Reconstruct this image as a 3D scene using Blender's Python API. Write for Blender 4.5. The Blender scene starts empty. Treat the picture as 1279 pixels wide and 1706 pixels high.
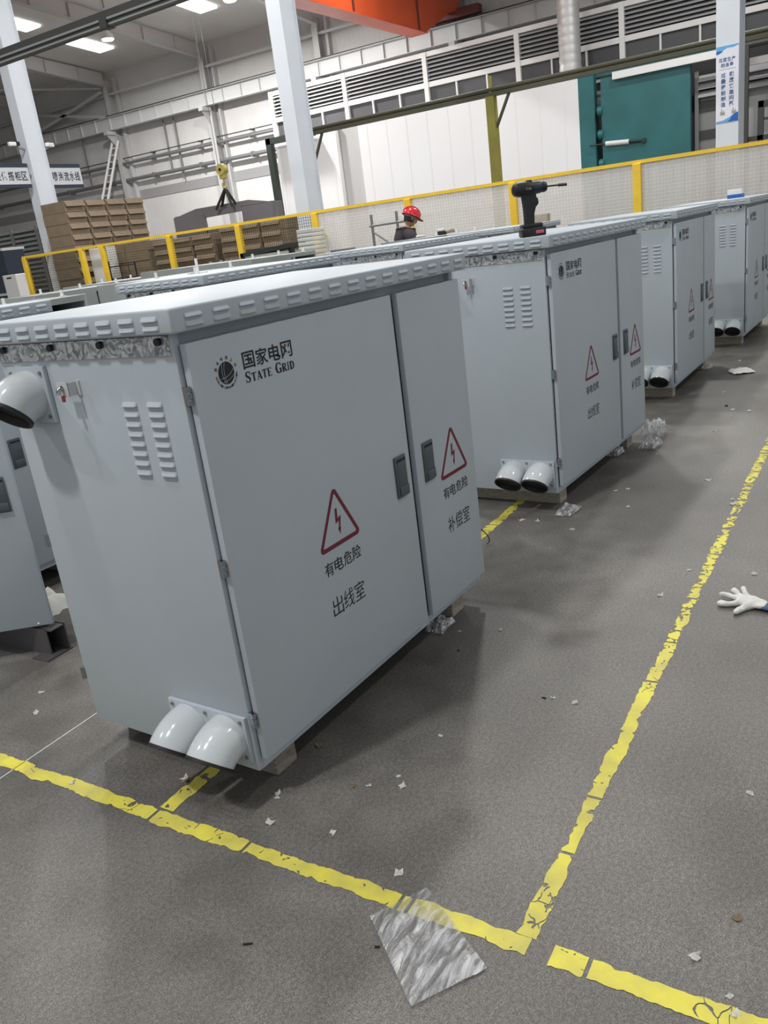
import bpy, bmesh, math, random
from mathutils import Vector, Matrix
random.seed(7)
S = bpy.context.scene
C = S.collection
PI = math.pi

# ------------------------------------------------------------------ camera
YAW, PITCH, ROLL = 0.5753, -0.3229, -0.1310
CAM = Vector((-1.396, -1.421, 1.443))
def cam_axes():
    f = Vector((math.cos(YAW)*math.cos(PITCH), math.sin(YAW)*math.cos(PITCH), math.sin(PITCH)))
    r = Vector((math.sin(YAW), -math.cos(YAW), 0))
    u = r.cross(f)
    c, s = math.cos(ROLL), math.sin(ROLL)
    return c*r+s*u, -s*r+c*u, f
_r, _u, _f = cam_axes()
cd = bpy.data.cameras.new('camera')
cam = bpy.data.objects.new('camera', cd); C.objects.link(cam)
M = Matrix((( _r.x, _u.x, -_f.x, CAM.x), (_r.y, _u.y, -_f.y, CAM.y), (_r.z, _u.z, -_f.z, CAM.z), (0, 0, 0, 1)))
cam.matrix_world = M
cd.sensor_fit = 'VERTICAL'; cd.sensor_height = 24.0; cd.lens = 1372.0/1706*24.0
cd.clip_start = 0.05; cd.clip_end = 200
S.camera = cam

# ------------------------------------------------------------------ world, exposure, lamps
S.view_settings.view_transform = 'Standard'
S.view_settings.look = 'None'
S.view_settings.gamma = 1.0
S.view_settings.use_curve_mapping = False
S.view_settings.exposure = -0.52
w = bpy.data.worlds.new('hall_ambient_fill'); S.world = w; w.use_nodes = True
bg = w.node_tree.nodes['Background']
bg.inputs[0].default_value = (0.93, 0.97, 1.0, 1); bg.inputs[1].default_value = 0.72  # even fill added in place of light from the unseen hall
LAMP_COL = (1.0, 0.985, 0.96)
# x, y, z, watts of every high bay lamp that lights the hall
LAMPS = [(-4.3, 1.9, 10.0, 650), (-1.9, 1.6, 10.0, 210), (-4.8, 9.0, 10.0, 380), (3.2, 3.4, 10.0, 235),
         (9.5, 3.0, 10.0, 700), (9.0, 11.0, 10.0, 800), (2.5, 11.5, 10.0, 480), (4.0, -6.0, 10.0, 330),
         (19.5, 10.0, 11.5, 680), (20.0, 20.5, 11.5, 1900), (27.0, 4.0, 11.5, 650), (19.0, 1.0, 11.5, 900),
         (29.8, 30.5, 11.5, 2300), (30.1, 23.3, 11.5, 2200), (26.5, 13.5, 11.5, 400)]

# ------------------------------------------------------------------ material helpers
MATS = {}
def mat(name, col, rough=0.5, metal=0.0, noise=0.0, nscale=20.0, bump=0.0, bscale=60.0, spec=0.5, coat=0.0, emit=None, estr=0.0, alpha=1.0, stretch=None):
    m = bpy.data.materials.new(name); m.use_nodes = True; MATS[name] = m
    nt = m.node_tree; b = nt.nodes['Principled BSDF']
    b.inputs['Base Color'].default_value = (*col, 1); b.inputs['Roughness'].default_value = rough
    b.inputs['Metallic'].default_value = metal; b.inputs['Specular IOR Level'].default_value = spec
    b.inputs['Coat Weight'].default_value = coat
    if emit: b.inputs['Emission Color'].default_value = (*emit, 1); b.inputs['Emission Strength'].default_value = estr
    if alpha < 1: b.inputs['Alpha'].default_value = alpha
    if noise or bump:
        tc = nt.nodes.new('ShaderNodeTexCoord')
        src = tc.outputs['Object']
        if stretch:
            mp = nt.nodes.new('ShaderNodeMapping'); mp.inputs['Scale'].default_value = stretch
            nt.links.new(src, mp.inputs['Vector']); src = mp.outputs['Vector']
    if noise:
        n = nt.nodes.new('ShaderNodeTexNoise'); n.inputs['Scale'].default_value = nscale; n.inputs['Detail'].default_value = 5
        nt.links.new(src, n.inputs['Vector'])
        r = nt.nodes.new('ShaderNodeValToRGB')
        r.color_ramp.elements[0].position = 0.3; r.color_ramp.elements[1].position = 0.7
        r.color_ramp.elements[0].color = (*[max(0, c*(1-noise)) for c in col], 1)
        r.color_ramp.elements[1].color = (*[min(1, c*(1+noise)) for c in col], 1)
        nt.links.new(n.outputs['Fac'], r.inputs['Fac']); nt.links.new(r.outputs['Color'], b.inputs['Base Color'])
    if bump:
        n2 = nt.nodes.new('ShaderNodeTexNoise'); n2.inputs['Scale'].default_value = bscale; n2.inputs['Detail'].default_value = 3
        nt.links.new(src, n2.inputs['Vector'])
        bp = nt.nodes.new('ShaderNodeBump'); bp.inputs['Strength'].default_value = bump; bp.inputs['Distance'].default_value = 0.01
        nt.links.new(n2.outputs['Fac'], bp.inputs['Height']); nt.links.new(bp.outputs['Normal'], b.inputs['Normal'])
    return m

def ribbed(name, col, axis, scale, strength, rough=0.5, dist=0.02, noise=0.06):
    m = mat(name, col, rough, noise=noise, nscale=0.6)
    nt = m.node_tree; b = nt.nodes['Principled BSDF']
    tc = nt.nodes.new('ShaderNodeTexCoord'); wv = nt.nodes.new('ShaderNodeTexWave')
    wv.bands_direction = axis; wv.inputs['Scale'].default_value = scale; wv.wave_profile = 'SAW'
    nt.links.new(tc.outputs['Object'], wv.inputs['Vector'])
    rp = nt.nodes.new('ShaderNodeValToRGB'); rp.color_ramp.elements[0].position = 0.0; rp.color_ramp.elements[1].position = 0.08
    nt.links.new(wv.outputs['Fac'], rp.inputs['Fac'])
    bp = nt.nodes.new('ShaderNodeBump'); bp.inputs['Strength'].default_value = strength; bp.inputs['Distance'].default_value = dist
    nt.links.new(rp.outputs['Color'], bp.inputs['Height']); nt.links.new(bp.outputs['Normal'], b.inputs['Normal'])
    return m

PAINT = mat('cabinet_grey_paint', (0.475, 0.528, 0.57), 0.5, spec=0.14, noise=0.025, nscale=3, bump=0.04, bscale=220)
PIPE = mat('pipe_grey_paint', (0.60, 0.64, 0.66), 0.16, coat=0.3)
GREYSTEEL = mat('grey_green_steel', (0.30, 0.325, 0.32), 0.5, noise=0.06, nscale=4)
BLACK = mat('black_rubber', (0.012, 0.012, 0.014), 0.55)
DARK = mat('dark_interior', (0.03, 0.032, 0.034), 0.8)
CHROME = mat('chrome', (0.44, 0.46, 0.49), 0.14, 1.0)
LOCKM = mat('lock_grey', (0.10, 0.125, 0.14), 0.35, 0.3)
INK = mat('black_print', (0.010, 0.011, 0.014), 0.6)
REDINK = mat('red_print', (0.17, 0.012, 0.032), 0.55)
WOOD = mat('pale_timber', (0.36, 0.315, 0.255), 0.8, noise=0.3, nscale=9, stretch=(3, 3, 22))
WOODD = mat('old_timber', (0.25, 0.222, 0.19), 0.85, noise=0.35, nscale=8, stretch=(3, 3, 20))
YELLOW = mat('yellow_post_paint', (0.90, 0.60, 0.045), 0.45, noise=0.06, nscale=5)
MESHY = mat('fence_wire', (0.07, 0.055, 0.03), 0.5)
MESHW = mat('fence_wire_pale', (0.74, 0.73, 0.70), 0.5)
OLIVE = mat('olive_post_paint', (0.30, 0.27, 0.055), 0.5, noise=0.12, nscale=3)
RAILM = mat('dark_olive_rail', (0.070, 0.068, 0.040), 0.5)
DKRAIL = mat('dark_rail', (0.045, 0.047, 0.045), 0.5)
LTRAIL = mat('light_rail_edge', (0.32, 0.33, 0.32), 0.4, 0.3)
COLW = mat('column_white_paint', (0.70, 0.74, 0.80), 0.5, noise=0.03, nscale=2)
COLG = mat('far_column_grey', (0.50, 0.50, 0.50), 0.6)
WALLF = ribbed('far_wall_panel', (0.66, 0.65, 0.645), 'Y', 0.55, 0.35, 0.6)
WALLU = ribbed('upper_wall_panel', (0.58, 0.575, 0.56), 'Y', 1.1, 0.5, 0.7)
PANELG = ribbed('grey_ribbed_panel', (0.40, 0.41, 0.41), 'Y', 0.9, 0.6, 0.5)
STRIPE = mat('grey_wall_stripe', (0.33, 0.33, 0.335), 0.6)
CEIL = mat('ceiling_sheet', (0.66, 0.65, 0.63), 0.75, noise=0.06, nscale=0.4)
BOOTHW = ribbed('booth_white_panel', (0.83, 0.835, 0.85), 'Y', 0.327, 0.5, 0.4, noise=0.015)
BOOTHG = mat('booth_grey', (0.55, 0.55, 0.55), 0.5)
GREEND = mat('green_door_paint', (0.022, 0.135, 0.145), 0.42, noise=0.12, nscale=1.2)
GREENF = mat('dark_green_frame', (0.025, 0.036, 0.031), 0.5)
LOUV = mat('louvre_grey', (0.40, 0.40, 0.41), 0.5)
LOUVD = mat('louvre_dark_gap', (0.07, 0.068, 0.065), 0.7)
FRAMEW = mat('window_frame_white', (0.74, 0.73, 0.72), 0.5)
GLASS = mat('dark_window_glass', (0.075, 0.075, 0.08), 0.4, spec=0.4)
DUCT = mat('silver_duct', (0.58, 0.58, 0.575), 0.5, 0.5)
ORANGE = mat('orange_crane_paint', (0.62, 0.09, 0.025), 0.35, noise=0.08, nscale=1)
MAROON = mat('dark_red_carriage', (0.13, 0.035, 0.03), 0.5)
CARTON = mat('brown_cardboard', (0.235, 0.180, 0.125), 0.85, noise=0.10, nscale=6)
TAPE = mat('carton_tape', (0.20, 0.155, 0.105), 0.5)
HOOD = mat('purple_grey_sheet', (0.20, 0.19, 0.205), 0.5, noise=0.08, nscale=1.5)
HOOKY = mat('hook_block_yellow', (0.55, 0.47, 0.13), 0.5)
SLING = mat('sling_dark', (0.05, 0.052, 0.05), 0.7)
WHITE = mat('plain_white', (0.80, 0.80, 0.80), 0.5)
CREAM = mat('machine_cream', (0.66, 0.67, 0.62), 0.5)
LGREY = mat('light_grey_panel', (0.60, 0.61, 0.61), 0.5)
MGREY = mat('mid_grey_steel', (0.24, 0.245, 0.25), 0.45, 0.4)
BLUE = mat('blue_print', (0.02, 0.13, 0.50), 0.4)
NAVY = mat('navy_sign', (0.025, 0.035, 0.06), 0.5)
SKYB = mat('banner_light_blue', (0.14, 0.42, 0.78), 0.45)
BANW = mat('banner_white', (0.80, 0.81, 0.90), 0.45)
BANT = mat('banner_text_blue', (0.10, 0.17, 0.34), 0.5)
SIGNW = mat('sign_pale', (0.60, 0.62, 0.66), 0.5)
HELMET = mat('helmet_red', (0.62, 0.018, 0.03), 0.22, coat=0.4)
SKIN = mat('skin', (0.42, 0.25, 0.19), 0.55)
HAIR = mat('black_hair', (0.012, 0.010, 0.010), 0.6)
JACKET = mat('dark_jacket', (0.035, 0.026, 0.034), 0.85)
TROUS = mat('dark_trousers', (0.02, 0.022, 0.03), 0.85)
GLOVE = mat('white_knit_glove', (0.72, 0.72, 0.68), 0.9, noise=0.14, nscale=30, bump=0.3, bscale=300)
GLOVEC = mat('blue_glove_cuff', (0.07, 0.12, 0.24), 0.9)
DRILLB = mat('drill_black', (0.016, 0.017, 0.020), 0.42)
DRILLG = mat('drill_dark_blue', (0.028, 0.034, 0.050), 0.4)
PINK = mat('battery_label_pink', (0.62, 0.12, 0.20), 0.5)
STEELD = mat('dark_steel', (0.10, 0.085, 0.075), 0.35, 0.7)
SCRAPW = mat('white_scrap', (0.86, 0.85, 0.81), 0.8)
SCRAPT = mat('tan_scrap', (0.36, 0.29, 0.19), 0.8)
SCRAPD = mat('black_scrap', (0.02, 0.02, 0.02), 0.7)
TANW = mat('tan_wood_block', (0.42, 0.36, 0.27), 0.8, noise=0.1, nscale=10)
SHADE = mat('lamp_shade_white', (0.75, 0.75, 0.75), 0.4)
BULB = mat('lamp_glow', (1, 1, 1), 0.4, emit=(1, 0.99, 0.97), estr=14)
SKYL = mat('ceiling_light_panel_glow', (1, 1, 1), 0.4, emit=(0.97, 0.99, 1), estr=7)
RAGW = mat('white_rag', (0.78, 0.77, 0.72), 0.85, bump=0.4, bscale=25)
CHANM = mat('base_channel_steel', (0.15, 0.14, 0.145), 0.45, 0.5)
REDTAB = mat('red_tab', (0.50, 0.05, 0.05), 0.5)
GOLD = mat('brass', (0.45, 0.30, 0.08), 0.4, 0.6)

def zinc():
    m = mat('mottled_zinc', (0.5, 0.5, 0.5), 0.33, 0.55)
    nt = m.node_tree; b = nt.nodes['Principled BSDF']
    tc = nt.nodes.new('ShaderNodeTexCoord')
    n = nt.nodes.new('ShaderNodeTexNoise'); n.inputs['Scale'].default_value = 30; n.inputs['Detail'].default_value = 2; n.inputs['Distortion'].default_value = 2.2
    nt.links.new(tc.outputs['Object'], n.inputs['Vector'])
    r = nt.nodes.new('ShaderNodeValToRGB'); r.color_ramp.interpolation = 'LINEAR'
    e = r.color_ramp.elements
    e[0].position = 0.40; e[0].color = (0.26, 0.265, 0.27, 1); e[1].position = 0.62; e[1].color = (0.80, 0.81, 0.82, 1)
    e2 = e.new(0.5); e2.color = (0.52, 0.53, 0.54, 1)
    nt.links.new(n.outputs['Fac'], r.inputs['Fac']); nt.links.new(r.outputs['Color'], b.inputs['Base Color'])
    return m
ZINC = zinc()

def film():
    m = bpy.data.materials.new('clear_plastic_film'); m.use_nodes = True
    nt = m.node_tree; nt.nodes.clear()
    out = nt.nodes.new('ShaderNodeOutputMaterial')
    tr = nt.nodes.new('ShaderNodeBsdfTransparent'); tr.inputs[0].default_value = (0.95, 0.95, 0.96, 1)
    gl = nt.nodes.new('ShaderNodeBsdfGlossy'); gl.inputs['Roughness'].default_value = 0.12; gl.inputs[0].default_value = (0.95, 0.96, 1, 1)
    df = nt.nodes.new('ShaderNodeBsdfDiffuse'); df.inputs[0].default_value = (0.85, 0.86, 0.88, 1)
    tc = nt.nodes.new('ShaderNodeTexCoord')
    n = nt.nodes.new('ShaderNodeTexNoise'); n.inputs['Scale'].default_value = 22; n.inputs['Detail'].default_value = 6; n.inputs['Distortion'].default_value = 1.0
    mp = nt.nodes.new('ShaderNodeMapping'); mp.inputs['Rotation'].default_value = (0, 0, 0.5); mp.inputs['Scale'].default_value = (0.55, 2.6, 1); nt.links.new(tc.outputs['Object'], mp.inputs[0])
    nt.links.new(mp.outputs[0], n.inputs['Vector'])
    bp = nt.nodes.new('ShaderNodeBump'); bp.inputs['Strength'].default_value = 0.9; bp.inputs['Distance'].default_value = 0.03
    nt.links.new(n.outputs['Fac'], bp.inputs['Height'])
    nt.links.new(bp.outputs['Normal'], gl.inputs['Normal']); nt.links.new(bp.outputs['Normal'], df.inputs['Normal'])
    r = nt.nodes.new('ShaderNodeValToRGB'); r.color_ramp.elements[0].position = 0.45; r.color_ramp.elements[1].position = 0.62
    r.color_ramp.elements[0].color = (0.07, 0.07, 0.07, 1); r.color_ramp.elements[1].color = (0.58, 0.58, 0.58, 1)  # pale diffuse streaks paint wrinkle highlights into the film
    nt.links.new(n.outputs['Fac'], r.inputs['Fac'])
    mx1 = nt.nodes.new('ShaderNodeMixShader'); nt.links.new(r.outputs['Color'], mx1.inputs[0])
    nt.links.new(tr.outputs[0], mx1.inputs[1]); nt.links.new(df.outputs[0], mx1.inputs[2])
    mx2 = nt.nodes.new('ShaderNodeMixShader'); mx2.inputs[0].default_value = 0.22
    nt.links.new(mx1.outputs[0], mx2.inputs[1]); nt.links.new(gl.outputs[0], mx2.inputs[2])
    nt.links.new(mx2.outputs[0], out.inputs['Surface'])
    return m
FILM = film()

def frosted():
    m = bpy.data.materials.new('hazy_clear_sheet'); m.use_nodes = True
    nt = m.node_tree; nt.nodes.clear(); out = nt.nodes.new('ShaderNodeOutputMaterial')
    tr = nt.nodes.new('ShaderNodeBsdfTransparent'); df = nt.nodes.new('ShaderNodeBsdfDiffuse'); df.inputs[0].default_value = (0.84, 0.82, 0.79, 1)
    tl = nt.nodes.new('ShaderNodeBsdfTranslucent'); tl.inputs[0].default_value = (0.84, 0.82, 0.79, 1)
    mm = nt.nodes.new('ShaderNodeMixShader'); mm.inputs[0].default_value = 0.45
    nt.links.new(df.outputs[0], mm.inputs[1]); nt.links.new(tl.outputs[0], mm.inputs[2])
    tc = nt.nodes.new('ShaderNodeTexCoord'); mp = nt.nodes.new('ShaderNodeMapping'); mp.inputs['Scale'].default_value = (1, 9, 0.25)
    n = nt.nodes.new('ShaderNodeTexNoise'); n.inputs['Scale'].default_value = 3; n.inputs['Detail'].default_value = 4
    nt.links.new(tc.outputs['Object'], mp.inputs[0]); nt.links.new(mp.outputs[0], n.inputs['Vector'])
    r = nt.nodes.new('ShaderNodeValToRGB'); r.color_ramp.elements[0].position = 0.3; r.color_ramp.elements[1].position = 0.7
    r.color_ramp.elements[0].color = (0.50,)*3+(1,); r.color_ramp.elements[1].color = (0.66,)*3+(1,)
    nt.links.new(n.outputs['Fac'], r.inputs['Fac'])
    mx = nt.nodes.new('ShaderNodeMixShader'); nt.links.new(r.outputs['Color'], mx.inputs[0]); nt.links.new(tr.outputs[0], mx.inputs[1]); nt.links.new(mm.outputs[0], mx.inputs[2])
    nt.links.new(mx.outputs[0], out.inputs['Surface']); return m
HAZY = frosted()

def floor_mat():
    m = bpy.data.materials.new('grey_hall_floor'); m.use_nodes = True
    nt = m.node_tree; b = nt.nodes['Principled BSDF']; L = nt.links
    tc = nt.nodes.new('ShaderNodeTexCoord')
    def noise(sc, det, dist=0.0):
        n = nt.nodes.new('ShaderNodeTexNoise'); n.inputs['Scale'].default_value = sc; n.inputs['Detail'].default_value = det
        n.inputs['Distortion'].default_value = dist; L.new(tc.outputs['Object'], n.inputs['Vector']); return n
    fine, mid, big = noise(300, 3, 0.0), noise(5.5, 6, 0.4), noise(0.8, 5, 0.3)
    fine.inputs['Roughness'].default_value = 0.8; grit = noise(95, 4, 0.0)
    def ramp(n, p0, c0, p1, c1):
        r = nt.nodes.new('ShaderNodeValToRGB'); e = r.color_ramp.elements
        e[0].position = p0; e[0].color = (*c0, 1); e[1].position = p1; e[1].color = (*c1, 1); L.new(n.outputs['Fac'], r.inputs['Fac']); return r
    base = ramp(big, 0.32, (0.105, 0.099, 0.093), 0.68, (0.195, 0.186, 0.176))
    m2 = ramp(mid, 0.30, (0.80, 0.79, 0.78), 0.70, (1.15, 1.15, 1.15))
    f2 = ramp(fine, 0.38, (0.42, 0.42, 0.42), 0.64, (1.58, 1.57, 1.55))
    g2 = ramp(grit, 0.35, (0.80, 0.80, 0.80), 0.65, (1.18, 1.18, 1.17))
    def mul(a, c):
        x = nt.nodes.new('ShaderNodeMix'); x.data_type = 'RGBA'; x.blend_type = 'MULTIPLY'; x.inputs[0].default_value = 1.0
        L.new(a, x.inputs[6]); L.new(c, x.inputs[7]); return x.outputs[2]
    c = mul(mul(mul(base.outputs[0], m2.outputs[0]), f2.outputs[0]), g2.outputs[0])
    L.new(c, b.inputs['Base Color'])
    rr = ramp(mid, 0.3, (0.40, 0.40, 0.40), 0.7, (0.58, 0.58, 0.58)); L.new(rr.outputs[0], b.inputs['Roughness'])
    b.inputs['Specular IOR Level'].default_value = 0.5
    bp = nt.nodes.new('ShaderNodeBump'); bp.inputs['Strength'].default_value = 0.18; bp.inputs['Distance'].default_value = 0.003
    L.new(fine.outputs['Fac'], bp.inputs['Height']); L.new(bp.outputs['Normal'], b.inputs['Normal'])
    return m
FLOORM = floor_mat()

def line_mat():
    m = bpy.data.materials.new('worn_yellow_floor_paint'); m.use_nodes = True
    nt = m.node_tree; b = nt.nodes['Principled BSDF']; L = nt.links
    tc = nt.nodes.new('ShaderNodeTexCoord')
    n0 = nt.nodes.new('ShaderNodeTexNoise'); n0.inputs['Scale'].default_value = 9; n0.inputs['Detail'].default_value = 5
    L.new(tc.outputs['Object'], n0.inputs['Vector'])
    r = nt.nodes.new('ShaderNodeValToRGB'); e = r.color_ramp.elements
    e[0].position = 0.3; e[0].color = (0.52, 0.46, 0.11, 1); e[1].position = 0.62; e[1].color = (0.74, 0.67, 0.08, 1)
    L.new(n0.outputs['Fac'], r.inputs['Fac']); L.new(r.outputs['Color'], b.inputs['Base Color'])
    n = nt.nodes.new('ShaderNodeTexNoise'); n.inputs['Scale'].default_value = 34; n.inputs['Detail'].default_value = 4; n.inputs['Distortion'].default_value = 0.8
    L.new(tc.outputs['Object'], n.inputs['Vector'])
    at = nt.nodes.new('ShaderNodeAttribute'); at.attribute_name = 'wear'
    ad = nt.nodes.new('ShaderNodeMath'); ad.operation = 'ADD'; L.new(n.outputs['Fac'], ad.inputs[0]); L.new(at.outputs['Fac'], ad.inputs[1])
    gt = nt.nodes.new('ShaderNodeMath'); gt.operation = 'LESS_THAN'; gt.inputs[1].default_value = 0.72
    L.new(ad.outputs[0], gt.inputs[0])
    vo = nt.nodes.new('ShaderNodeTexVoronoi'); vo.feature = 'DISTANCE_TO_EDGE'; vo.inputs['Scale'].default_value = 17
    mv = nt.nodes.new('ShaderNodeVectorMath'); mv.operation = 'ADD'; nv = nt.nodes.new('ShaderNodeTexNoise'); nv.inputs['Scale'].default_value = 12
    L.new(tc.outputs['Object'], nv.inputs['Vector']); sv = nt.nodes.new('ShaderNodeVectorMath'); sv.operation = 'SCALE'; sv.inputs['Scale'].default_value = 0.09; L.new(nv.outputs['Color'], sv.inputs[0])
    L.new(tc.outputs['Object'], mv.inputs[0]); L.new(sv.outputs[0], mv.inputs[1]); L.new(mv.outputs[0], vo.inputs['Vector'])
    ck = nt.nodes.new('ShaderNodeMath'); ck.operation = 'GREATER_THAN'; ck.inputs[1].default_value = 0.022; L.new(vo.outputs['Distance'], ck.inputs[0])
    n3 = nt.nodes.new('ShaderNodeTexNoise'); n3.inputs['Scale'].default_value = 7; L.new(tc.outputs['Object'], n3.inputs['Vector'])
    g3 = nt.nodes.new('ShaderNodeMath'); g3.operation = 'LESS_THAN'; g3.inputs[1].default_value = 0.60; L.new(n3.outputs['Fac'], g3.inputs[0])
    mxx = nt.nodes.new('ShaderNodeMath'); mxx.operation = 'MAXIMUM'; L.new(ck.outputs[0], mxx.inputs[0]); L.new(g3.outputs[0], mxx.inputs[1])
    mm = nt.nodes.new('ShaderNodeMath'); mm.operation = 'MULTIPLY'; L.new(gt.outputs[0], mm.inputs[0]); L.new(mxx.outputs[0], mm.inputs[1]); L.new(mm.outputs[0], b.inputs['Alpha'])
    b.inputs['Roughness'].default_value = 0.55
    return m
LINEM = line_mat()

# ------------------------------------------------------------------ mesh helpers
class MB:
    def __init__(s): s.bm = bmesh.new()
    def box(s, a, b, bev=0.0, m=None, seg=2):
        bm = bmesh.new()
        v = [bm.verts.new((x, y, z)) for x in (a[0], b[0]) for y in (a[1], b[1]) for z in (a[2], b[2])]
        for f in ((0, 1, 3, 2), (4, 6, 7, 5), (0, 4, 5, 1), (2, 3, 7, 6), (0, 2, 6, 4), (1, 5, 7, 3)): bm.faces.new([v[i] for i in f])
        bmesh.ops.recalc_face_normals(bm, faces=bm.faces)
        if bev: bmesh.ops.bevel(bm, geom=list(bm.edges), offset=bev, segments=seg, profile=0.5, affect='EDGES')
        return s._add(bm, m)
    def _add(s, bm, m=None):
        if m is not None: bmesh.ops.transform(bm, matrix=m, verts=bm.verts)
        t = bpy.data.meshes.new('t'); bm.to_mesh(t); bm.free(); s.bm.from_mesh(t); bpy.data.meshes.remove(t); return s
    def bar(s, p, q, wd, ht=None, up=(0, 0, 1)):
        p, q = Vector(p), Vector(q); d = (q-p); L = d.length; d.normalize(); ht = ht or wd
        u = Vector(up)
        if abs(d.dot(u)) > 0.99: u = Vector((1, 0, 0))
        a = d.cross(u).normalized(); u = a.cross(d).normalized()
        mm = Matrix((( d.x, a.x, u.x, p.x), (d.y, a.y, u.y, p.y), (d.z, a.z, u.z, p.z), (0, 0, 0, 1)))
        return s.box((0, -wd/2, -ht/2), (L, wd/2, ht/2), m=mm)
    def rings(s, rings, cap0=True, cap1=True, closed=True):
        vs = [[s.bm.verts.new(p) for p in r] for r in rings]
        n = len(rings[0])
        for i in range(len(vs)-1):
            for j in range(n if closed else n-1):
                k = (j+1) % n
                try: s.bm.faces.new((vs[i][j], vs[i][k], vs[i+1][k], vs[i+1][j]))
                except ValueError: pass
        if cap0: s.bm.faces.new(list(reversed(vs[0])))
        if cap1: s.bm.faces.new(vs[-1])
        return s
    def tube(s, path, r, seg=16, cap=True):
        path = [Vector(p) for p in path]; rr = r if isinstance(r, (list, tuple)) else [r]*len(path)
        out = []; ref = None
        for i, p in enumerate(path):
            d = (path[min(i+1, len(path)-1)]-path[max(i-1, 0)]).normalized()
            if ref is None: ref = d.orthogonal().normalized()
            else: ref = (ref-d*ref.dot(d)).normalized()
            o = d.cross(ref)
            out.append([p+(ref*math.cos(2*PI*k/seg)+o*math.sin(2*PI*k/seg))*rr[i] for k in range(seg)])
        return s.rings(out, cap, cap)
    def prism(s, poly, d0, d1, f):
        """poly of 2-D points, f(u, v, d) -> 3-D point, extruded from d0 to d1"""
        return s.rings([[f(u, v, d0) for u, v in poly], [f(u, v, d1) for u, v in poly]])
    def build(s, name, material, parent=None, smooth=None, loc=None):
        bmesh.ops.recalc_face_normals(s.bm, faces=s.bm.faces)
        me = bpy.data.meshes.new(name); s.bm.to_mesh(me); s.bm.free()
        return link(name, me, material, parent, smooth, loc)

def link(name, me, material, parent=None, smooth=None, loc=None):
    if material is not None and not me.materials: me.materials.append(material)
    if smooth is not None:
        for p in me.polygons: p.use_smooth = True
        if smooth < 3:
            try: me.set_sharp_from_angle(angle=smooth)
            except Exception: pass
    o = bpy.data.objects.new(name, me); C.objects.link(o)
    if parent is not None: o.parent = parent
    if loc is not None: o.location = loc
    return o
SM = math.radians(38)

def tag(o, label, cat, group=None, kind=None):
    o['label'] = label; o['category'] = cat
    if group: o['group'] = group
    if kind: o['kind'] = kind
    return o
def struct(o):
    o['kind'] = 'structure'; return o
def thing(name, label, cat, loc=(0, 0, 0), rz=0.0, group=None):
    o = bpy.data.objects.new(name, None); C.objects.link(o); o.empty_display_size = 0.1
    o.location = loc; o.rotation_euler = (0, 0, rz)
    return tag(o, label, cat, group)
def copy_tree(o, parent=None):
    c = o.copy(); C.objects.link(c)
    if parent is not None: c.parent = parent
    for ch in [x for x in bpy.data.objects if x.parent == o]: copy_tree(ch, c)
    return c
def recenter(o, p):
    """put a parentless mesh object's origin at p without moving it"""
    p = Vector(p); o.data.transform(Matrix.Translation(-p)); o.location = p; return o

def eval_mesh(o):
    dg = bpy.context.evaluated_depsgraph_get(); me = bpy.data.meshes.new_from_object(o.evaluated_get(dg))
    d = o.data; bpy.data.objects.remove(o)
    return me
def text_bm(txt, bold=0.0, extrude=0.0):
    cu = bpy.data.curves.new('t', 'FONT'); cu.body = txt; cu.offset = bold; cu.extrude = extrude; cu.resolution_u = 3
    o = bpy.data.objects.new('t', cu); C.objects.link(o)
    me = eval_mesh(o); bpy.data.curves.remove(cu)
    bm = bmesh.new(); bm.from_mesh(me); bpy.data.meshes.remove(me)
    return bm
def bounds(bm):
    xs = [v.co.x for v in bm.verts]; ys = [v.co.y for v in bm.verts]
    return min(xs), max(xs), min(ys), max(ys)
def fit_text(mb, txt, u0, u1, v0, v1, f, bold=0.0):
    """fit text into the box u0..u1 by v0..v1 and map it with f(u, v)"""
    bm = text_bm(txt, bold); a, b, c, d = bounds(bm)
    for v in bm.verts:
        u = u0+(v.co.x-a)/(b-a)*(u1-u0); vv = v0+(v.co.y-c)/(d-c)*(v1-v0)
        v.co = f(u, vv)
    return mb._add(bm)
def text_row(mb, txt, u0, u1, v0, v1, f, bold=0.0, gap=0.12):
    n = len(txt); wd = (u1-u0)/(n+(n-1)*gap)
    for i, ch in enumerate(txt):
        a = u0+i*wd*(1+gap); fit_text(mb, ch, a, a+wd, v0, v1, f, bold)
def stroke(mb, pts, f):
    """variable-width flat stroke: pts of (u, v, width)"""
    L, R = [], []
    for i, (u, v, wd) in enumerate(pts):
        a = pts[max(i-1, 0)]; b = pts[min(i+1, len(pts)-1)]
        dx, dy = b[0]-a[0], b[1]-a[1]; l = math.hypot(dx, dy) or 1
        nx, ny = -dy/l*wd/2, dx/l*wd/2
        L.append(mb.bm.verts.new(f(u+nx, v+ny))); R.append(mb.bm.verts.new(f(u-nx, v-ny)))
    for i in range(len(pts)-1): mb.bm.faces.new((L[i], R[i], R[i+1], L[i+1]))
def poly(mb, pts, f): mb.bm.faces.new([mb.bm.verts.new(f(u, v)) for u, v in pts])

def skin(verts, edges, radii, sub=2, root=0):
    me = bpy.data.meshes.new('s'); me.from_pydata([tuple(v) for v in verts], edges, [])
    o = bpy.data.objects.new('s', me); C.objects.link(o)
    o.modifiers.new('k', 'SKIN')
    if not me.skin_vertices:
        bpy.context.view_layer.objects.active = o; bpy.ops.mesh.customdata_skin_add()
    for i, r in enumerate(radii):
        sv = me.skin_vertices[0].data[i]; sv.radius = (r, r) if not isinstance(r, tuple) else r; sv.use_root = (i == root)
    ss = o.modifiers.new('u', 'SUBSURF'); ss.levels = sub; ss.render_levels = sub
    return eval_mesh(o)

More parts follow.
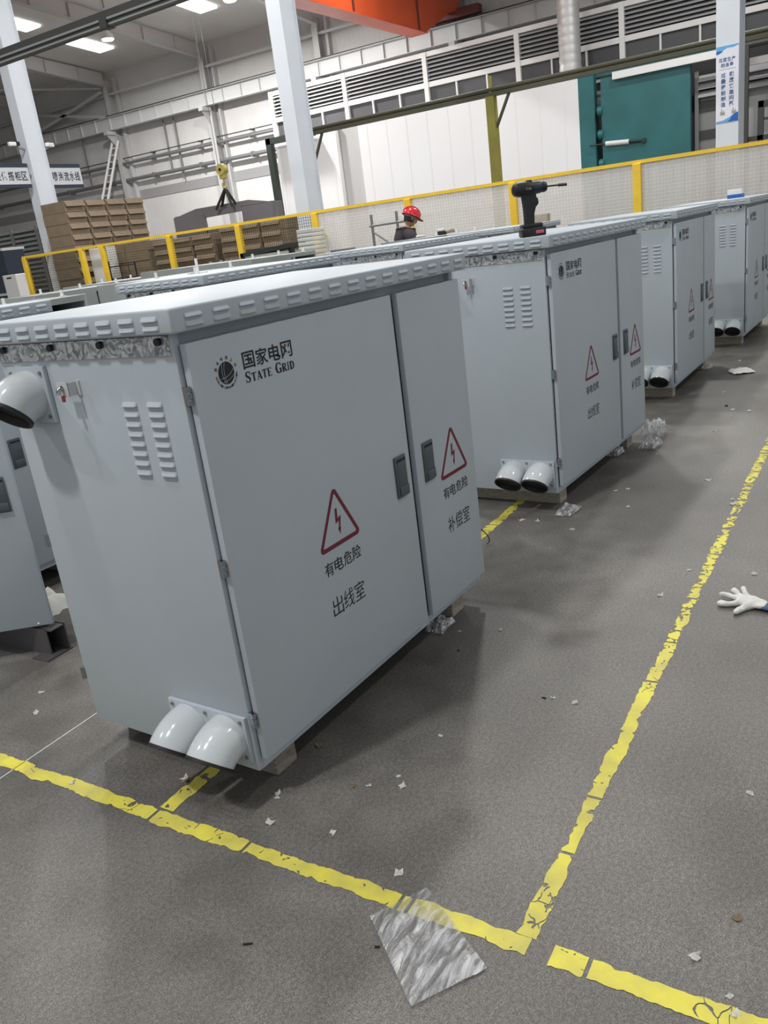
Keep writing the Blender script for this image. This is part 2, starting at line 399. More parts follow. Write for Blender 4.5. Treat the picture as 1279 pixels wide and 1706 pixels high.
# ------------------------------------------------------------------ setting: floor, walls, ceiling, frames
f = MB(); f.box((-14, -14, -0.2), (38.2, 66, 0)); struct(f.build('floor', FLOORM))
f = MB(); f.box((37.6, -14, 0), (37.9, 66, 9.95)); wall_far = struct(f.build('wall_far', WALLF))
f = MB(); f.box((37.61, -14, 9.95), (37.9, 66, 12.6)); struct(f.build('wall_far_upper', WALLU))
f = MB(); f.box((37.56, 24.6, 5.27), (37.6, 66, 5.78)); struct(f.build('trim_1', STRIPE))
f = MB(); f.box((-14, 65.8, 0), (37.6, 66, 12.6)); struct(f.build('wall_left', WALLU))
# gabled ceiling sheets: one gable over each bay
def ceiling(name, pts):
    mb = MB(); mb.prism([(x, z) for x, z in pts]+[(x, z+0.15) for x, z in reversed(pts)], -14, 66, lambda u, v, d: (u, d, v))
    return struct(mb.build(name, CEIL))
ceiling('ceiling', [(37.7, 12.35), (25.0, 13.5), (12.7, 12.4), (0.0, 13.5), (-14.0, 12.3)])
# main frames of the far bay: column on the far wall, tapered rafter, stiffeners
FR = [16.25, 23.85, 31.4, 38.95, 46.5, 54.1]
for y in FR:
    mb = MB()
    mb.box((37.0, y-0.17, 0), (37.02, y+0.17, 11.6)); mb.box((37.02, y-0.012, 0), (37.55, y+0.012, 11.9)); mb.box((37.55, y-0.17, 0), (37.57, y+0.17, 12.2))
    mb.box((36.35, y-0.15, 8.95), (37.0, y+0.15, 9.15)); mb.prism([(36.4, 8.95), (37.0, 8.95), (37.0, 8.3)], y-0.02, y+0.02, lambda u, v, d: (u, d, v))
    struct(mb.build('column', COLG))
    mb = MB()
    mb.prism([(37.0, 11.6), (37.0, 12.3), (25.0, 13.42), (25.0, 12.75)], y-0.012, y+0.012, lambda u, v, d: (u, d, v))
    mb.prism([(37.0, 11.57), (37.0, 11.6), (25.0, 12.75), (25.0, 12.72)], y-0.13, y+0.13, lambda u, v, d: (u, d, v))
    mb.prism([(12.9, 11.7), (12.9, 12.3), (25.0, 13.42), (25.0, 12.75)], y-0.012, y+0.012, lambda u, v, d: (u, d, v))
    mb.prism([(12.9, 11.67), (12.9, 11.7), (25.0, 12.75), (25.0, 12.72)], y-0.13, y+0.13, lambda u, v, d: (u, d, v))
    for x in (35.2, 33.0, 30.8, 28.6, 26.5):
        z = 11.6+(37-x)*1.15/12; mb.box((x-0.01, y-0.12, z), (x+0.01, y+0.12, z+0.62))
    struct(mb.build('beam', COLG))
# girts, eave struts and bracing on the upper far wall
mb = MB(); mb.tube([(37.2, -12, 11.15), (37.2, 65, 11.15)], 0.075, 10); struct(mb.build('trim_2', COLG))
mb = MB()
for y in FR: mb.box((37.3, y-0.55, 0.0), (37.56, y-0.42, 12.0))
struct(mb.build('trim_3', COLG))
mb = MB(); mb.bar((36.9, 39.2, 11.3), (36.9, 46.3, 9.95), 0.16); mb.bar((36.9, 39.2, 9.97), (36.9, 46.3, 11.3), 0.16); mb.bar((30, 46.3, 12.2), (36.9, 39.2, 11.5), 0.1)
struct(mb.build('trim_4', COLG))
# crane runway along the far wall
mb = MB(); mb.box((36.88, -12, 9.22), (36.9, 65, 9.9)); mb.box((36.7, -12, 9.2), (37.05, 65, 9.225))
mb.box((36.66, -12, 9.9), (37.1, 65, 9.92))
y = -11.5
while y < 65:
    mb.box((36.78, y-0.008, 9.22), (36.9, y+0.008, 9.9)); y += 1.26
struct(mb.build('beam', LGREY))
mb = MB(); mb.box((36.84, -12, 9.92), (36.94, 65, 10.02)); struct(mb.build('beam', DKRAIL))
# columns between the two bays
def inner_column(y):
    mb = MB(); x = 12.6; h = 12.2
    mb.box((x, y-0.155, 0), (x+0.02, y+0.155, h)); mb.box((x+0.48, y-0.155, 0), (x+0.5, y+0.155, h)); mb.box((x+0.02, y-0.115, 0), (x+0.48, y+0.115, h))
    return struct(mb.build('column', COLW))
for y in (-6.85, 0.855, 8.615, 16.35, 24.1): inner_column(y)

# ------------------------------------------------------------------ far louvred room and its windows
WX = 33.5
mb = MB(); mb.box((WX+0.3, -13, 0), (36.4, 24.5, 5.98)); mb.box((WX+0.3, -13, 5.98), (36.4, 24.5, 8.45)); struct(mb.build('wall_louvred_room', BOOTHG))
ms = [24.5, 20.35, 16.25, 12.1, 7.95, 3.8, -0.35, -4.5, -8.65]
for i in range(len(ms)-1):
    y1, y0 = ms[i], ms[i+1]
    mb = MB(); mb.box((WX, y0, 7.08), (WX+0.3, y1, 7.28)); mb.box((WX, y0, 8.24), (WX+0.3, y1, 8.42)); mb.box((WX, y0, 5.9), (WX+0.3, y1, 6.0))
    mb.box((WX-0.03, y1-0.1, 5.9), (WX+0.3, y1+0.1, 8.42))
    for k in (1, 2):
        yy = y0+(y1-y0)*k/3; mb.box((WX+0.02, yy-0.035, 6.0), (WX+0.2, yy+0.035, 7.08))
    wn = struct(mb.build('window_%d' % (i+1), FRAMEW))
    mb = MB(); mb.box((WX+0.12, y0+0.05, 6.0), (WX+0.16, y1-0.05, 7.08)); mb.build('pane', GLASS, wn)
    mb = MB(); mb.box((WX+0.2, y0+0.05, 7.28), (WX+0.24, y1-0.05, 8.24)); mb.build('louver_backing', LOUVD, wn)
    mb = MB()
    for k in range(6):
        z = 7.34+k*0.155
        mb.prism([(WX-0.02, z), (WX-0.02, z+0.02), (WX+0.18, z+0.13), (WX+0.18, z+0.11)], y0+0.1, y1-0.1, lambda u, v, d: (u, d, v))
    mb.build('louver', LOUV, wn)

# white booth with the green door
BX = 31.6
mb = MB(); mb.box((BX, 9.1, 0), (BX+1.6, 18.75, 6.12)); mb.box((BX-0.03, 9.1, 1.98), (BX, 18.75, 2.12)); struct(mb.build('wall_booth', BOOTHW))
mb = MB(); mb.box((BX+0.02, 18.75, 0), (BX+1.6, 19.8, 6.1)); mb.box((BX-0.1, 19.7, 0), (BX+0.02, 19.85, 6.1)); struct(mb.build('wall_booth_pier', BOOTHG))
mb = MB(); mb.box((BX+0.05, 19.8, 0), (BX+1.6, 23.25, 6.1)); struct(mb.build('wall_booth_end', BOOTHW))
t = MB(); t.box((BX-0.35, 23.24, 0), (BX-0.05, 23.5, 6.15)); t.box((BX-0.35, 20.9, 5.9), (BX-0.05, 23.5, 6.15))
tag(t.build('booth_portal', GREENF), 'dark green steel portal frame at the left end of the white booth', 'frame')
mb = MB(); mb.box((BX, 8.5, 0), (BX+0.3, 9.1, 6.1)); mb.box((BX-0.02, 8.52, 0), (BX+0.0, 8.6, 6.1)); mb.box((BX+0.9, 4.2, 5.95), (BX+1.3, 9.1, 6.3)); struct(mb.build('trim_5', GREEND))
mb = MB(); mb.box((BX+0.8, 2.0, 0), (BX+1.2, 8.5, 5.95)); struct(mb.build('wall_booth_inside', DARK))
mb = MB(); mb.box((BX-0.1, 5.12, 0.05), (BX+0.1, 8.24, 5.75), 0.02); dr = struct(mb.build('door_1', GREEND))
mb = MB()
for z in (2.9, 3.9, 4.7): mb.tube([(BX-0.02, 8.2, z), (BX-0.02, 8.38, z)], 0.17, 14)
mb.build('seal', GREEND, dr)
mb = MB(); mb.tube([(BX-0.16, 8.1, 3.56), (BX-0.16, 7.25, 3.5)], 0.085, 14); mb.build('door_closer', FRAMEW, dr)
mb = MB(); mb.tube([(BX-0.16, 7.25, 3.5), (BX-0.16, 6.75, 3.47)], 0.05, 12); mb.tube([(BX-0.16, 8.7, 3.58), (BX-0.16, 8.1, 3.56)], 0.03, 10); mb.box((BX-0.2, 6.65, 3.40), (BX-0.1, 6.8, 3.54)); mb.build('closer_rod', GREENF, dr)
mb = MB(); mb.box((BX-0.3, 4.0, 5.62), (BX-0.12, 7.75, 5.86)); struct(mb.build('trim_6', WHITE))
# grey panels beyond the door
mb = MB(); mb.box((BX+0.4, 4.95, 0), (BX+0.5, 5.08, 5.4)); mb.box((BX+0.6, 3.45, 0), (BX+0.8, 5.1, 4.7)); struct(mb.build('wall_grey_bay', MGREY))
mb = MB()
for z in (4.55, 4.80, 5.05): mb.prism([(BX+0.3, z), (BX+0.3, z+0.03), (BX+0.55, z+0.22), (BX+0.55, z+0.19)], -8, 4.95, lambda u, v, d: (u, d, v))
struct(mb.build('trim_7', LOUV))
mb = MB(); mb.box((BX+0.55, 3.45, 3.2), (BX+0.6, 4.95, 3.5)); mb.box((BX+0.55, 3.45, 4.1), (BX+0.6, 4.95, 4.45)); struct(mb.build('trim_8', DKRAIL))
mb = MB(); mb.box((BX+0.7, -8, 0), (BX+0.9, 3.45, 4.7)); struct(mb.build('wall_grey_panel', PANELG))
mb = MB(); mb.box((BX-0.2, -8, 5.20), (BX-0.05, 3.35, 5.42)); struct(mb.build('trim_9', FRAMEW))
mb = MB(); mb.tube([(BX-0.5, -8, 5.78), (BX-0.5, 3.35, 5.78)], 0.11, 10); mb.box((BX-0.6, 3.2, 0), (BX-0.4, 3.4, 5.9)); struct(mb.build('trim_10', DKRAIL))
t = MB()
for y in (2.83, -0.4): t.box((BX-0.45, y-0.09, 0), (BX-0.25, y+0.09, 4.05))
t.box((BX-0.45, -0.45, 3.85), (BX-0.25, 2.9, 4.05)); t.box((BX-0.42, -0.4, 3.45), (BX-0.3, 2.8, 3.53)); t.box((BX-0.45, -0.45, 2.86), (BX-0.25, 3.3, 3.0))
tag(t.build('portal_gantry', DKRAIL), 'dark steel frame standing beyond the right white column', 'frame')
# ventilation duct
t = thing('ventilation_duct', 'silver ribbed round duct rising from the roof of the white booth', 'duct', (32.4, 9.6, 6.12))
mb = MB(); rr = []; pts = []
for i in range(61): pts.append((0, 0, i*0.1)); rr.append(0.40+(0.018 if i % 3 == 0 else 0))
mb.tube(pts, rr, 24); mb.build('duct_pipe', DUCT, t, 3.1)
mb = MB(); mb.tube([(0, 0, 0.0), (0, 0, 0.08)], 0.47, 24); mb.build('flange', DUCT, t)

# pipes, stripes and ladder on the far wall
def run(name, y0, y1, x, z, r, m, label, bolts=True):
    t = thing(name, label, 'pipe', (x, (y0+y1)/2, z))
    h = (y1-y0)/2
    mb = MB(); mb.tube([(0, -h, 0), (0, h, 0)], r, 10); mb.build('pipe_run', m, t)
    y = math.ceil(y0/2.52)*2.52
    while y < y1:
        mb = MB(); mb.box((-r*1.2, y-(y0+y1)/2-0.06, -r*1.25), (37.6-x, y-(y0+y1)/2+0.06, r*1.25)); mb.build('bracket', m, t); y += 2.52*1.5
    return t
run('wall_pipe', 24.6, 62, 37.2, 7.36, 0.085, MGREY, 'grey pipe along the far wall, higher of the two thick pipes')
run('wall_pipe', 24.6, 62, 37.2, 6.42, 0.11, MGREY, 'grey pipe along the far wall, the lower and thicker one above the grey stripe')
run('wall_conduit', 24.6, 62, 37.3, 7.66, 0.028, DKRAIL, 'thin dark conduit on the far wall just above the higher pipe')
for y, z0, z1, lb in ((35.2, 6.5, 9.2, 'thin grey drop pipe on the far wall between two far columns'), (34.4, 5.9, 9.2, 'thin dark drop pipe on the far wall beside the wider grey one'), (27.2, 6.5, 9.2, 'thin grey drop pipe on the far wall near the louvred room'), (42.1, 6.5, 9.2, 'thin grey drop pipe on the far wall behind the hanging sign')):
    mb = MB(); mb.tube([(37.35, y, z0), (37.35, y, z1)], 0.045, 8); tag(recenter(mb.build('drop_pipe', MGREY), (37.35, y, z0)), lb, 'pipe')
t = thing('ladder', 'white steel ladder leaning against the far wall left of a column', 'ladder', (36.6, 39.9, 0), 0)
for s in (0, 1):
    mb = MB(); mb.bar((-1.6-0.0, 1.9+s*0.55, 0.0), (0.3, -1.3+s*0.5, 8.6), 0.12, 0.12); mb.build('rail', FRAMEW, t)
for k in range(1, 24):
    q = k/24.0; mb = MB(); mb.bar((-1.6+1.9*q, 1.9-3.2*q, 8.6*q), (-1.6+1.9*q, 2.45-3.25*q, 8.6*q), 0.06); mb.build('rung', FRAMEW, t)

# rooflight panels
def glow(y0, y1, x0, x1, n):
    mb = MB(); z = lambda x: 13.5-(x-25)*1.15/12.7-0.03
    mb.prism([(x0, z(x0)), (x1, z(x1)), (x1, z(x1)-0.06), (x0, z(x0)-0.06)], y0, y1, lambda u, v, d: (u, d, v))
    struct(mb.build('window_%d' % n, SKYL))
glow(35.1, 36.2, 31.6, 34.6, 20); glow(34.9, 36.0, 26.9, 29.9, 21); glow(27.2, 28.3, 30.9, 34.0, 22); glow(20.2, 21.3, 30.9, 34.0, 23)

# ------------------------------------------------------------------ high bay lamps
def ceil_z(x):
    if x > 25: return 13.5-(x-25)*1.15/12.7
    if x > 12.7: return 12.4+(x-12.7)*1.1/12.3
    if x > 0: return 13.5-x*1.1/12.7
    return 13.5+x*1.2/14
def lamp_label(i):
    if i == 12: return 'white bell-shaped high bay lamp glowing below the left ceiling light strip'
    if i == 13: return 'white bell-shaped high bay lamp glowing at the top edge, left of the white column'
    return 'high bay lamp hanging from the hall roof'
lamp0 = None
for i, (x, y, z, wt) in enumerate(LAMPS):
    if lamp0 is None:
        t = thing('high_bay_lamp', lamp_label(i), 'lamp', (x, y, z), 0, 'high bay lamps of the hall'); lamp0 = t
        mb = MB(); mb.tube([(0, 0, 0.0), (0, 0, 0.10), (0, 0, 0.22), (0, 0, 0.24), (0, 0, 0.46)], [0.30, 0.29, 0.22, 0.15, 0.13], 24); mb.build('lamp_shade', SHADE, t, SM)
        mb = MB(); mb.tube([(0, 0, -0.05), (0, 0, 0.0)], [0.24, 0.275], 24); mb.build('bulb', BULB, t, SM)
        mb = MB(); mb.tube([(0, 0, 0.46), (0, 0, ceil_z(x)-z)], 0.012, 6); mb.build('hanger', MGREY, t)
    else:
        t = copy_tree(lamp0); t.location = (x, y, z); t['label'] = lamp_label(i)
        for ch in [o for o in bpy.data.objects if o.parent == t and o.name.startswith('hanger')]:
            me = bpy.data.meshes.new('hanger'); b2 = MB(); b2.tube([(0, 0, 0.46), (0, 0, ceil_z(x)-z)], 0.012, 6); b2.bm.to_mesh(me); b2.bm.free(); me.materials.append(MGREY); ch.data = me
        if i in (12, 13): t['group'] = 'high bay lamps in view'
    ld = bpy.data.lights.new('lamp_light', 'AREA'); ld.shape = 'DISK'; ld.size = 0.6; ld.energy = wt; ld.color = LAMP_COL
    lo = bpy.data.objects.new('lamp_light', ld); C.objects.link(lo); lo.location = (x, y, z-0.1)

# ------------------------------------------------------------------ orange travelling crane
t = thing('overhead_crane', 'orange overhead travelling crane on the far wall runway', 'crane', (36.72, 16.2, 10.0))
mb = MB(); mb.box((-0.22, -1.3, 0.05), (0.22, 2.2, 0.40), 0.03); mb.build('end_carriage', MAROON, t)
mb = MB()
for (x0, z0, z1) in ((-22.9, 0.35, 1.75),):
    mb.prism([(0.2, 0.35), (-0.8, 0.2), (-3.4, -0.92), (x0+3.4, -0.92), (x0+0.8, 0.2), (x0, 0.35), (x0, 0.9), (0.2, 0.9)], -0.25, 0.35, lambda u, v, d: (u, d, v))
    mb.prism([(0.2, 0.9), (x0, 0.9), (x0, 0.93), (0.2, 0.93)], -0.35, 0.45, lambda u, v, d: (u, d, v))
    mb.prism([(-3.4, -0.96), (x0+3.4, -0.96), (x0+3.4, -0.92), (-3.4, -0.92)], -0.35, 0.45, lambda u, v, d: (u, d, v))
mb.build('girder', ORANGE, t)
for y in (-1.0, 1.8):
    mb = MB(); mb.tube([(-0.06, y, 0.13), (0.06, y, 0.13)], 0.125, 18); mb.build('wheel', DKRAIL, t)
for x in (-4, -9, -14, -18.5):
    mb = MB(); mb.box((x-0.05, -0.30, -0.9), (x+0.05, -0.25, 0.88)); mb.build('stiffener', MAROON, t)

# near dark twin rail of the light crane, hung from the roof
t = thing('suspended_rail', 'dark twin rail hung from the roof across the top left corner', 'rail', (8.0, 7.0, 4.71))
mb = MB(); mb.box((-0.05, -9, 0.0), (0.05, 12, 0.09)); mb.build('upper_rail', DKRAIL, t)
mb = MB(); mb.box((-0.065, -9, -0.028), (0.05, 12, 0.0)); mb.build('rail_edge', LTRAIL, t)
mb = MB(); mb.box((-0.04, -9, -0.068), (0.04, 12, -0.028)); mb.build('rail_web', DKRAIL, t)
mb = MB(); mb.box((-0.045, -9, -0.11), (0.04, 12, -0.092)); mb.build('lower_rail', DKRAIL, t)
mb = MB(); mb.box((-0.05, -9, -0.092), (0.04, 12, -0.068)); mb.build('lower_rail_edge', LTRAIL, t)
for y in (-8, -3.4, 1.15, 5.7, 10.2):
    mb = MB(); mb.tube([(0, y, 0.14), (0, y, ceil_z(8.0)-4.7)], 0.012, 6); mb.box((-0.08, y-0.07, -0.115), (0.08, y+0.07, 0.0)); mb.build('hanger', DKRAIL, t)

# ------------------------------------------------------------------ olive gantry rail behind the fence
t = thing('gantry_rail', 'dark olive overhead rail on an olive post in front of the white booth', 'rail', (16.6, 2.0, 0))
mb = MB(); mb.box((-0.06, -7, 3.90), (0.06, 9.0, 3.98)); mb.tube([(0.0, -7, 4.03), (0, 9.0, 4.03)], 0.045, 8); mb.build('rail_beam', RAILM, t)
for y in (4.2, -6.0, 9.0):
    mb = MB(); mb.box((-0.09, y-0.095, 0), (0.09, y+0.095, 3.90)); mb.box((-0.03, y-0.03, 3.90), (0.03, y+0.03, 4.30)); mb.build('post', OLIVE, t)
    mb = MB(); mb.bar((0, y-0.09, 3.30), (0, y-0.42, 3.92), 0.05); mb.build('brace', RAILM, t)

# ------------------------------------------------------------------ yellow mesh fence
FX = 11.9
FP = [16.37, 14.34, 13.65, 11.60, 9.72, 7.86, 5.88, 3.95, 1.98, 0.05, -1.9]
t = thing('safety_fence', 'yellow steel safety fence with wire mesh panels across the hall', 'fence', (FX, 8.0, 0))
for y in FP:
    mb = MB(); mb.box((-0.05, y-8-0.06, 0.0), (0.05, y-8+0.06, 1.96), 0.008); mb.box((-0.09, y-8-0.1, 0), (0.09, y-8+0.1, 0.012)); mb.build('post', YELLOW, t)
mb = MB(); mb.box((-0.025, FP[-1]-8, 1.955), (0.025, FP[0]-8+0.06, 2.005)); mb.box((-0.025, FP[-1]-8, 0.12), (0.025, FP[0]-8, 0.16)); mb.build('top_rail', YELLOW, t)
for i in range(len(FP)-1):
    if i == 1: continue
    y1, y0 = FP[i]-8-0.06, FP[i+1]-8+0.06
    mb = MB(); n = int((y1-y0)/0.05); ww = 0.0032 if i < 5 else 0.002
    for k in range(1, n): yy = y0+(y1-y0)*k/n; mb.box((-0.002, yy-ww, 0.16), (0.002, yy+ww, 1.955))
    for k in range(1, 36): z = 0.16+k*0.05; mb.box((-0.006, y0, z-ww), (-0.002, y1, z+ww))
    mb.build('mesh_panel', MESHY if i < 5 else MESHW, t)
    if i >= 5:
        mb = MB(); mb.box((0.004, y0, 0.16), (0.007, y1, 1.955)); mb.build('hazy_sheet', HAZY, t)
# return leg of the fence going away at its left end
mb = MB(); mb.box((1.5, 8.31, 0.0), (1.6, 8.43, 1.96), 0.008); mb.build('post', YELLOW, t)
mb = MB(); mb.box((0.0, 8.345, 1.955), (1.6, 8.395, 2.005)); mb.build('return_rail', YELLOW, t)

# ------------------------------------------------------------------ electrical cabinets
W, D, ZB, ZR, ZT, XG = 1.35, 0.70, 0.09, 1.29, 1.347, 0.905
DT = 0.026          # how far the doors stand proud of the body
fx = lambda dx=0.0: (lambda u, v: (u-dx, -DT-0.0009, v))     # door print, seen from -y

def louver(mb, c, wd, ht, dp, ud, nd, both=True):
    """pressed louvre: a rounded hood that bulges outward towards its lower lip"""
    c, ud, nd = Vector(c), Vector(ud), Vector(nd); z = Vector((0, 0, 1))
    rows = []
    prof = [(0.5, 0.0), (0.1, 0.42), (-0.25, 0.82), (-0.42, 1.0), (-0.5, 0.98)]
    us = [(-0.5, 0.0), (-0.47, 0.55), (-0.41, 0.9), (-0.34, 1.0), (0.34, 1.0), (0.41, 0.9), (0.47, 0.55), (0.5, 0.0)]
    for u, k in us:
        rows.append([c+ud*(u*wd)+z*(a*ht*(0.55+0.45*k) if a > 0 else a*ht)+nd*(b*dp*k+0.0004) for a, b in prof])
    mb.rings(rows, False, False, closed=False)

def emblem(mb, cx, cz, r, f):
    n = 40
    poly(mb, [(cx+r*math.cos(2*PI*i/n), cz+r*math.sin(2*PI*i/n)) for i in range(n)], f)
def arc_text(mb, txt, cx, cz, r, h, a0, a1, f, wd, inward=False):
    n = len(txt)
    for i, ch in enumerate(txt):
        if ch == ' ': continue
        a = a0+(a1-a0)*i/(n-1)
        rot = a-PI/2 if not inward else a+PI/2
        ca, sa = math.cos(rot), math.sin(rot); px, pz = cx+r*math.cos(a), cz+r*math.sin(a)
        fit_text(mb, ch, -wd/2, wd/2, -h/2, h/2, lambda u, v: f(px+u*ca-v*sa, pz+u*sa+v*ca), 0.01)

def serif_word(mb, txt, u0, z0, cap, f, wid):
    """serif small capitals drawn with thick and thin strokes; the first letter of each word is larger"""
    G = {
     'S': [[(.86, .74, .06), (.78, .90, .10), (.5, .97, .10), (.22, .88, .20), (.16, .72, .24), (.30, .58, .24), (.62, .44, .25), (.80, .28, .24), (.72, .10, .20), (.46, .03, .10), (.2, .10, .08), (.10, .28, .06)], [(.86, .66, .05), (.86, 1, .05)], [(.10, 0, .05), (.10, .34, .05)]],
     'T': [[(.5, 0, .26), (.5, 1, .26)], [(.02, .96, .08), (.98, .96, .08)], [(.04, .70, .03), (.05, .96, .09)], [(.96, .70, .03), (.95, .96, .09)], [(.28, .02, .05), (.72, .02, .05)]],
     'A': [[(.14, 0, .07), (.50, 1, .09)], [(.50, 1, .22), (.84, 0, .27)], [(.24, .32, .07), (.7, .32, .07)], [(.0, .02, .05), (.3, .02, .05)], [(.62, .02, .05), (1.0, .02, .05)]],
     'E': [[(.26, 0, .26), (.26, 1, .26)], [(.06, .97, .07), (.92, .97, .07)], [(.06, .03, .07), (.94, .03, .07)], [(.3, .51, .07), (.68, .51, .07)], [(.91, .72, .03), (.90, .98, .09)], [(.94, .30, .03), (.93, .02, .09)], [(.68, .38, .05), (.68, .64, .05)]],
     'G': [[(.90, .72, .05), (.80, .90, .09), (.54, .97, .09), (.28, .86, .20), (.17, .5, .27), (.28, .14, .20), (.54, .03, .09), (.80, .09, .10)], [(.84, .02, .22), (.84, .42, .22)], [(.62, .43, .05), (1.0, .43, .05)], [(.91, .66, .04), (.91, 1, .04)]],
     'R': [[(.24, 0, .25), (.24, 1, .25)], [(.06, .97, .06), (.5, .97, .08), (.72, .88, .20), (.76, .74, .24), (.68, .58, .18), (.44, .50, .07), (.3, .50, .07)], [(.46, .50, .2), (.80, .06, .25), (1.0, .02, .05)], [(.04, .02, .05), (.46, .02, .05)]],
     'I': [[(.5, 0, .5), (.5, 1, .5)], [(.08, .98, .05), (.92, .98, .05)], [(.08, .02, .05), (.92, .02, .05)]],
     'D': [[(.24, 0, .25), (.24, 1, .25)], [(.06, .97, .06), (.46, .96, .09), (.74, .84, .20), (.84, .5, .26), (.74, .16, .20), (.46, .04, .09), (.06, .03, .06)]],
    }
    AW = {'I': .45, 'S': .82, 'T': .92, 'A': 1.0, 'E': .88, 'G': 1.0, 'R': 1.0, 'D': 1.0, ' ': .55}
    words = txt.split(' '); tot = 0; seq = []
    for wi, wd in enumerate(words):
        if wi: seq.append((' ', .8))
        for k, ch in enumerate(wd): seq.append((ch, 1.0 if k == 0 else .78))
    for ch, k in seq: tot += AW[ch]*k+.07
    q = wid/tot; u = u0
    for ch, k in seq:
        a = AW[ch]*k*q
        if ch != ' ':
            for st in G[ch]:
                stroke(mb, [(u+p*a, z0+v*cap*k, ww*a*(1.1 if ch not in 'I' else 0.9)) if abs(st[0][0]-st[-1][0]) < .5 or len(st) > 3 else (u+p*a, z0+v*cap*k, ww*cap*k) for p, v, ww in st], f)
        u += a+.07*q

def warn_triangle(cx, z0, f, parent):
    mb = MB(); h, b, r = 0.186, 0.107, 0.011
    def rounded(s, rr):
        pts = []
        V = [(cx, z0+h*0.36+h*0.64*s), (cx-b*s, z0+h*0.36-h*0.36*s), (cx+b*s, z0+h*0.36-h*0.36*s)]
        for i in range(3):
            p, a, c = Vector(V[i]), Vector(V[i-1]), Vector(V[(i+1) % 3])
            d1, d2 = (a-p).normalized(), (c-p).normalized(); bis = (d1+d2).normalized()
            ang = d1.angle(d2)/2; dist = rr/math.sin(ang); o = p+bis*dist
            s0 = p+d1*(rr/math.tan(ang))-o; s1 = p+d2*(rr/math.tan(ang))-o
            t0, t1 = math.atan2(s0.y, s0.x), math.atan2(s1.y, s1.x)
            while t1-t0 > PI: t1 -= 2*PI
            while t1-t0 < -PI: t1 += 2*PI
            for k in range(7): t = t0+(t1-t0)*k/6; pts.append((o.x+rr*math.cos(t), o.y+rr*math.sin(t)))
        return pts
    A, B = rounded(1.0, 0.013), rounded(0.80, 0.004)
    va = [mb.bm.verts.new(f(*p)) for p in A]; vb = [mb.bm.verts.new(f(*p)) for p in B]
    for i in range(len(va)): k = (i+1) % len(va); mb.bm.faces.new((va[i], va[k], vb[k], vb[i]))
    zc = z0+0.062
    for st in ([(-.007, .072), (.003, .072), (.001, .040), (.017, .046), (.008, .006), (.001, .008), (.006, .032), (-.011, .027)], [(-.003, .010), (.011, .010), (.005, -.010)]):
        poly(mb, [(cx+a, zc+c-0.02) for a, c in st], f)
    return mb.build('warning_triangle', REDINK, parent)

def lock(x, z, parent, dx):
    """flush lever lock: frame, recessed slot and lever with a rounded foot"""
    y = -DT
    mb = MB(); mb.box((x-0.033-dx, y-0.007, z-0.07), (x+0.033-dx, y, z+0.07), 0.003); o = mb.build('lock', LOCKM, parent, SM)
    return o
def elbow(y, z, R, parent):
    ang = math.radians(46); rad = 0.0675; n = 12; st = []
    P = [(0.004-0.012, y, z)]
    for k in range(n+1):
        a = ang*k/n; P.append((-0.012-R*math.sin(a), y, z-R*(1-math.cos(a))))
    mb = MB(); mb.tube(P, rad, 32, cap=False); el = mb.build('elbow_pipe', PIPE, parent, 3.1)
    e = Vector(P[-1]); d = Vector((-math.cos(ang), 0, -math.sin(ang)))
    mb = MB(); mb.tube([e-d*0.003, e+d*0.006], rad+0.0015, 32, cap=False); mb.tube([e+d*0.006, e+d*0.0062], [rad+0.0015, rad-0.006], 32, cap=False)
    mb.tube([e+d*0.006, e-d*0.012, e-d*0.0125], [rad-0.006, rad-0.010, 0.001], 32, cap=False)
    mb.build('pipe_mouth', BLACK, el, SM)
    return el
def screw(pl, x, y, z):
    mb = MB(); mb.tube([(x, y, z), (x-0.004, y, z)], 0.0055, 8); mb.build('screw', MGREY, pl)

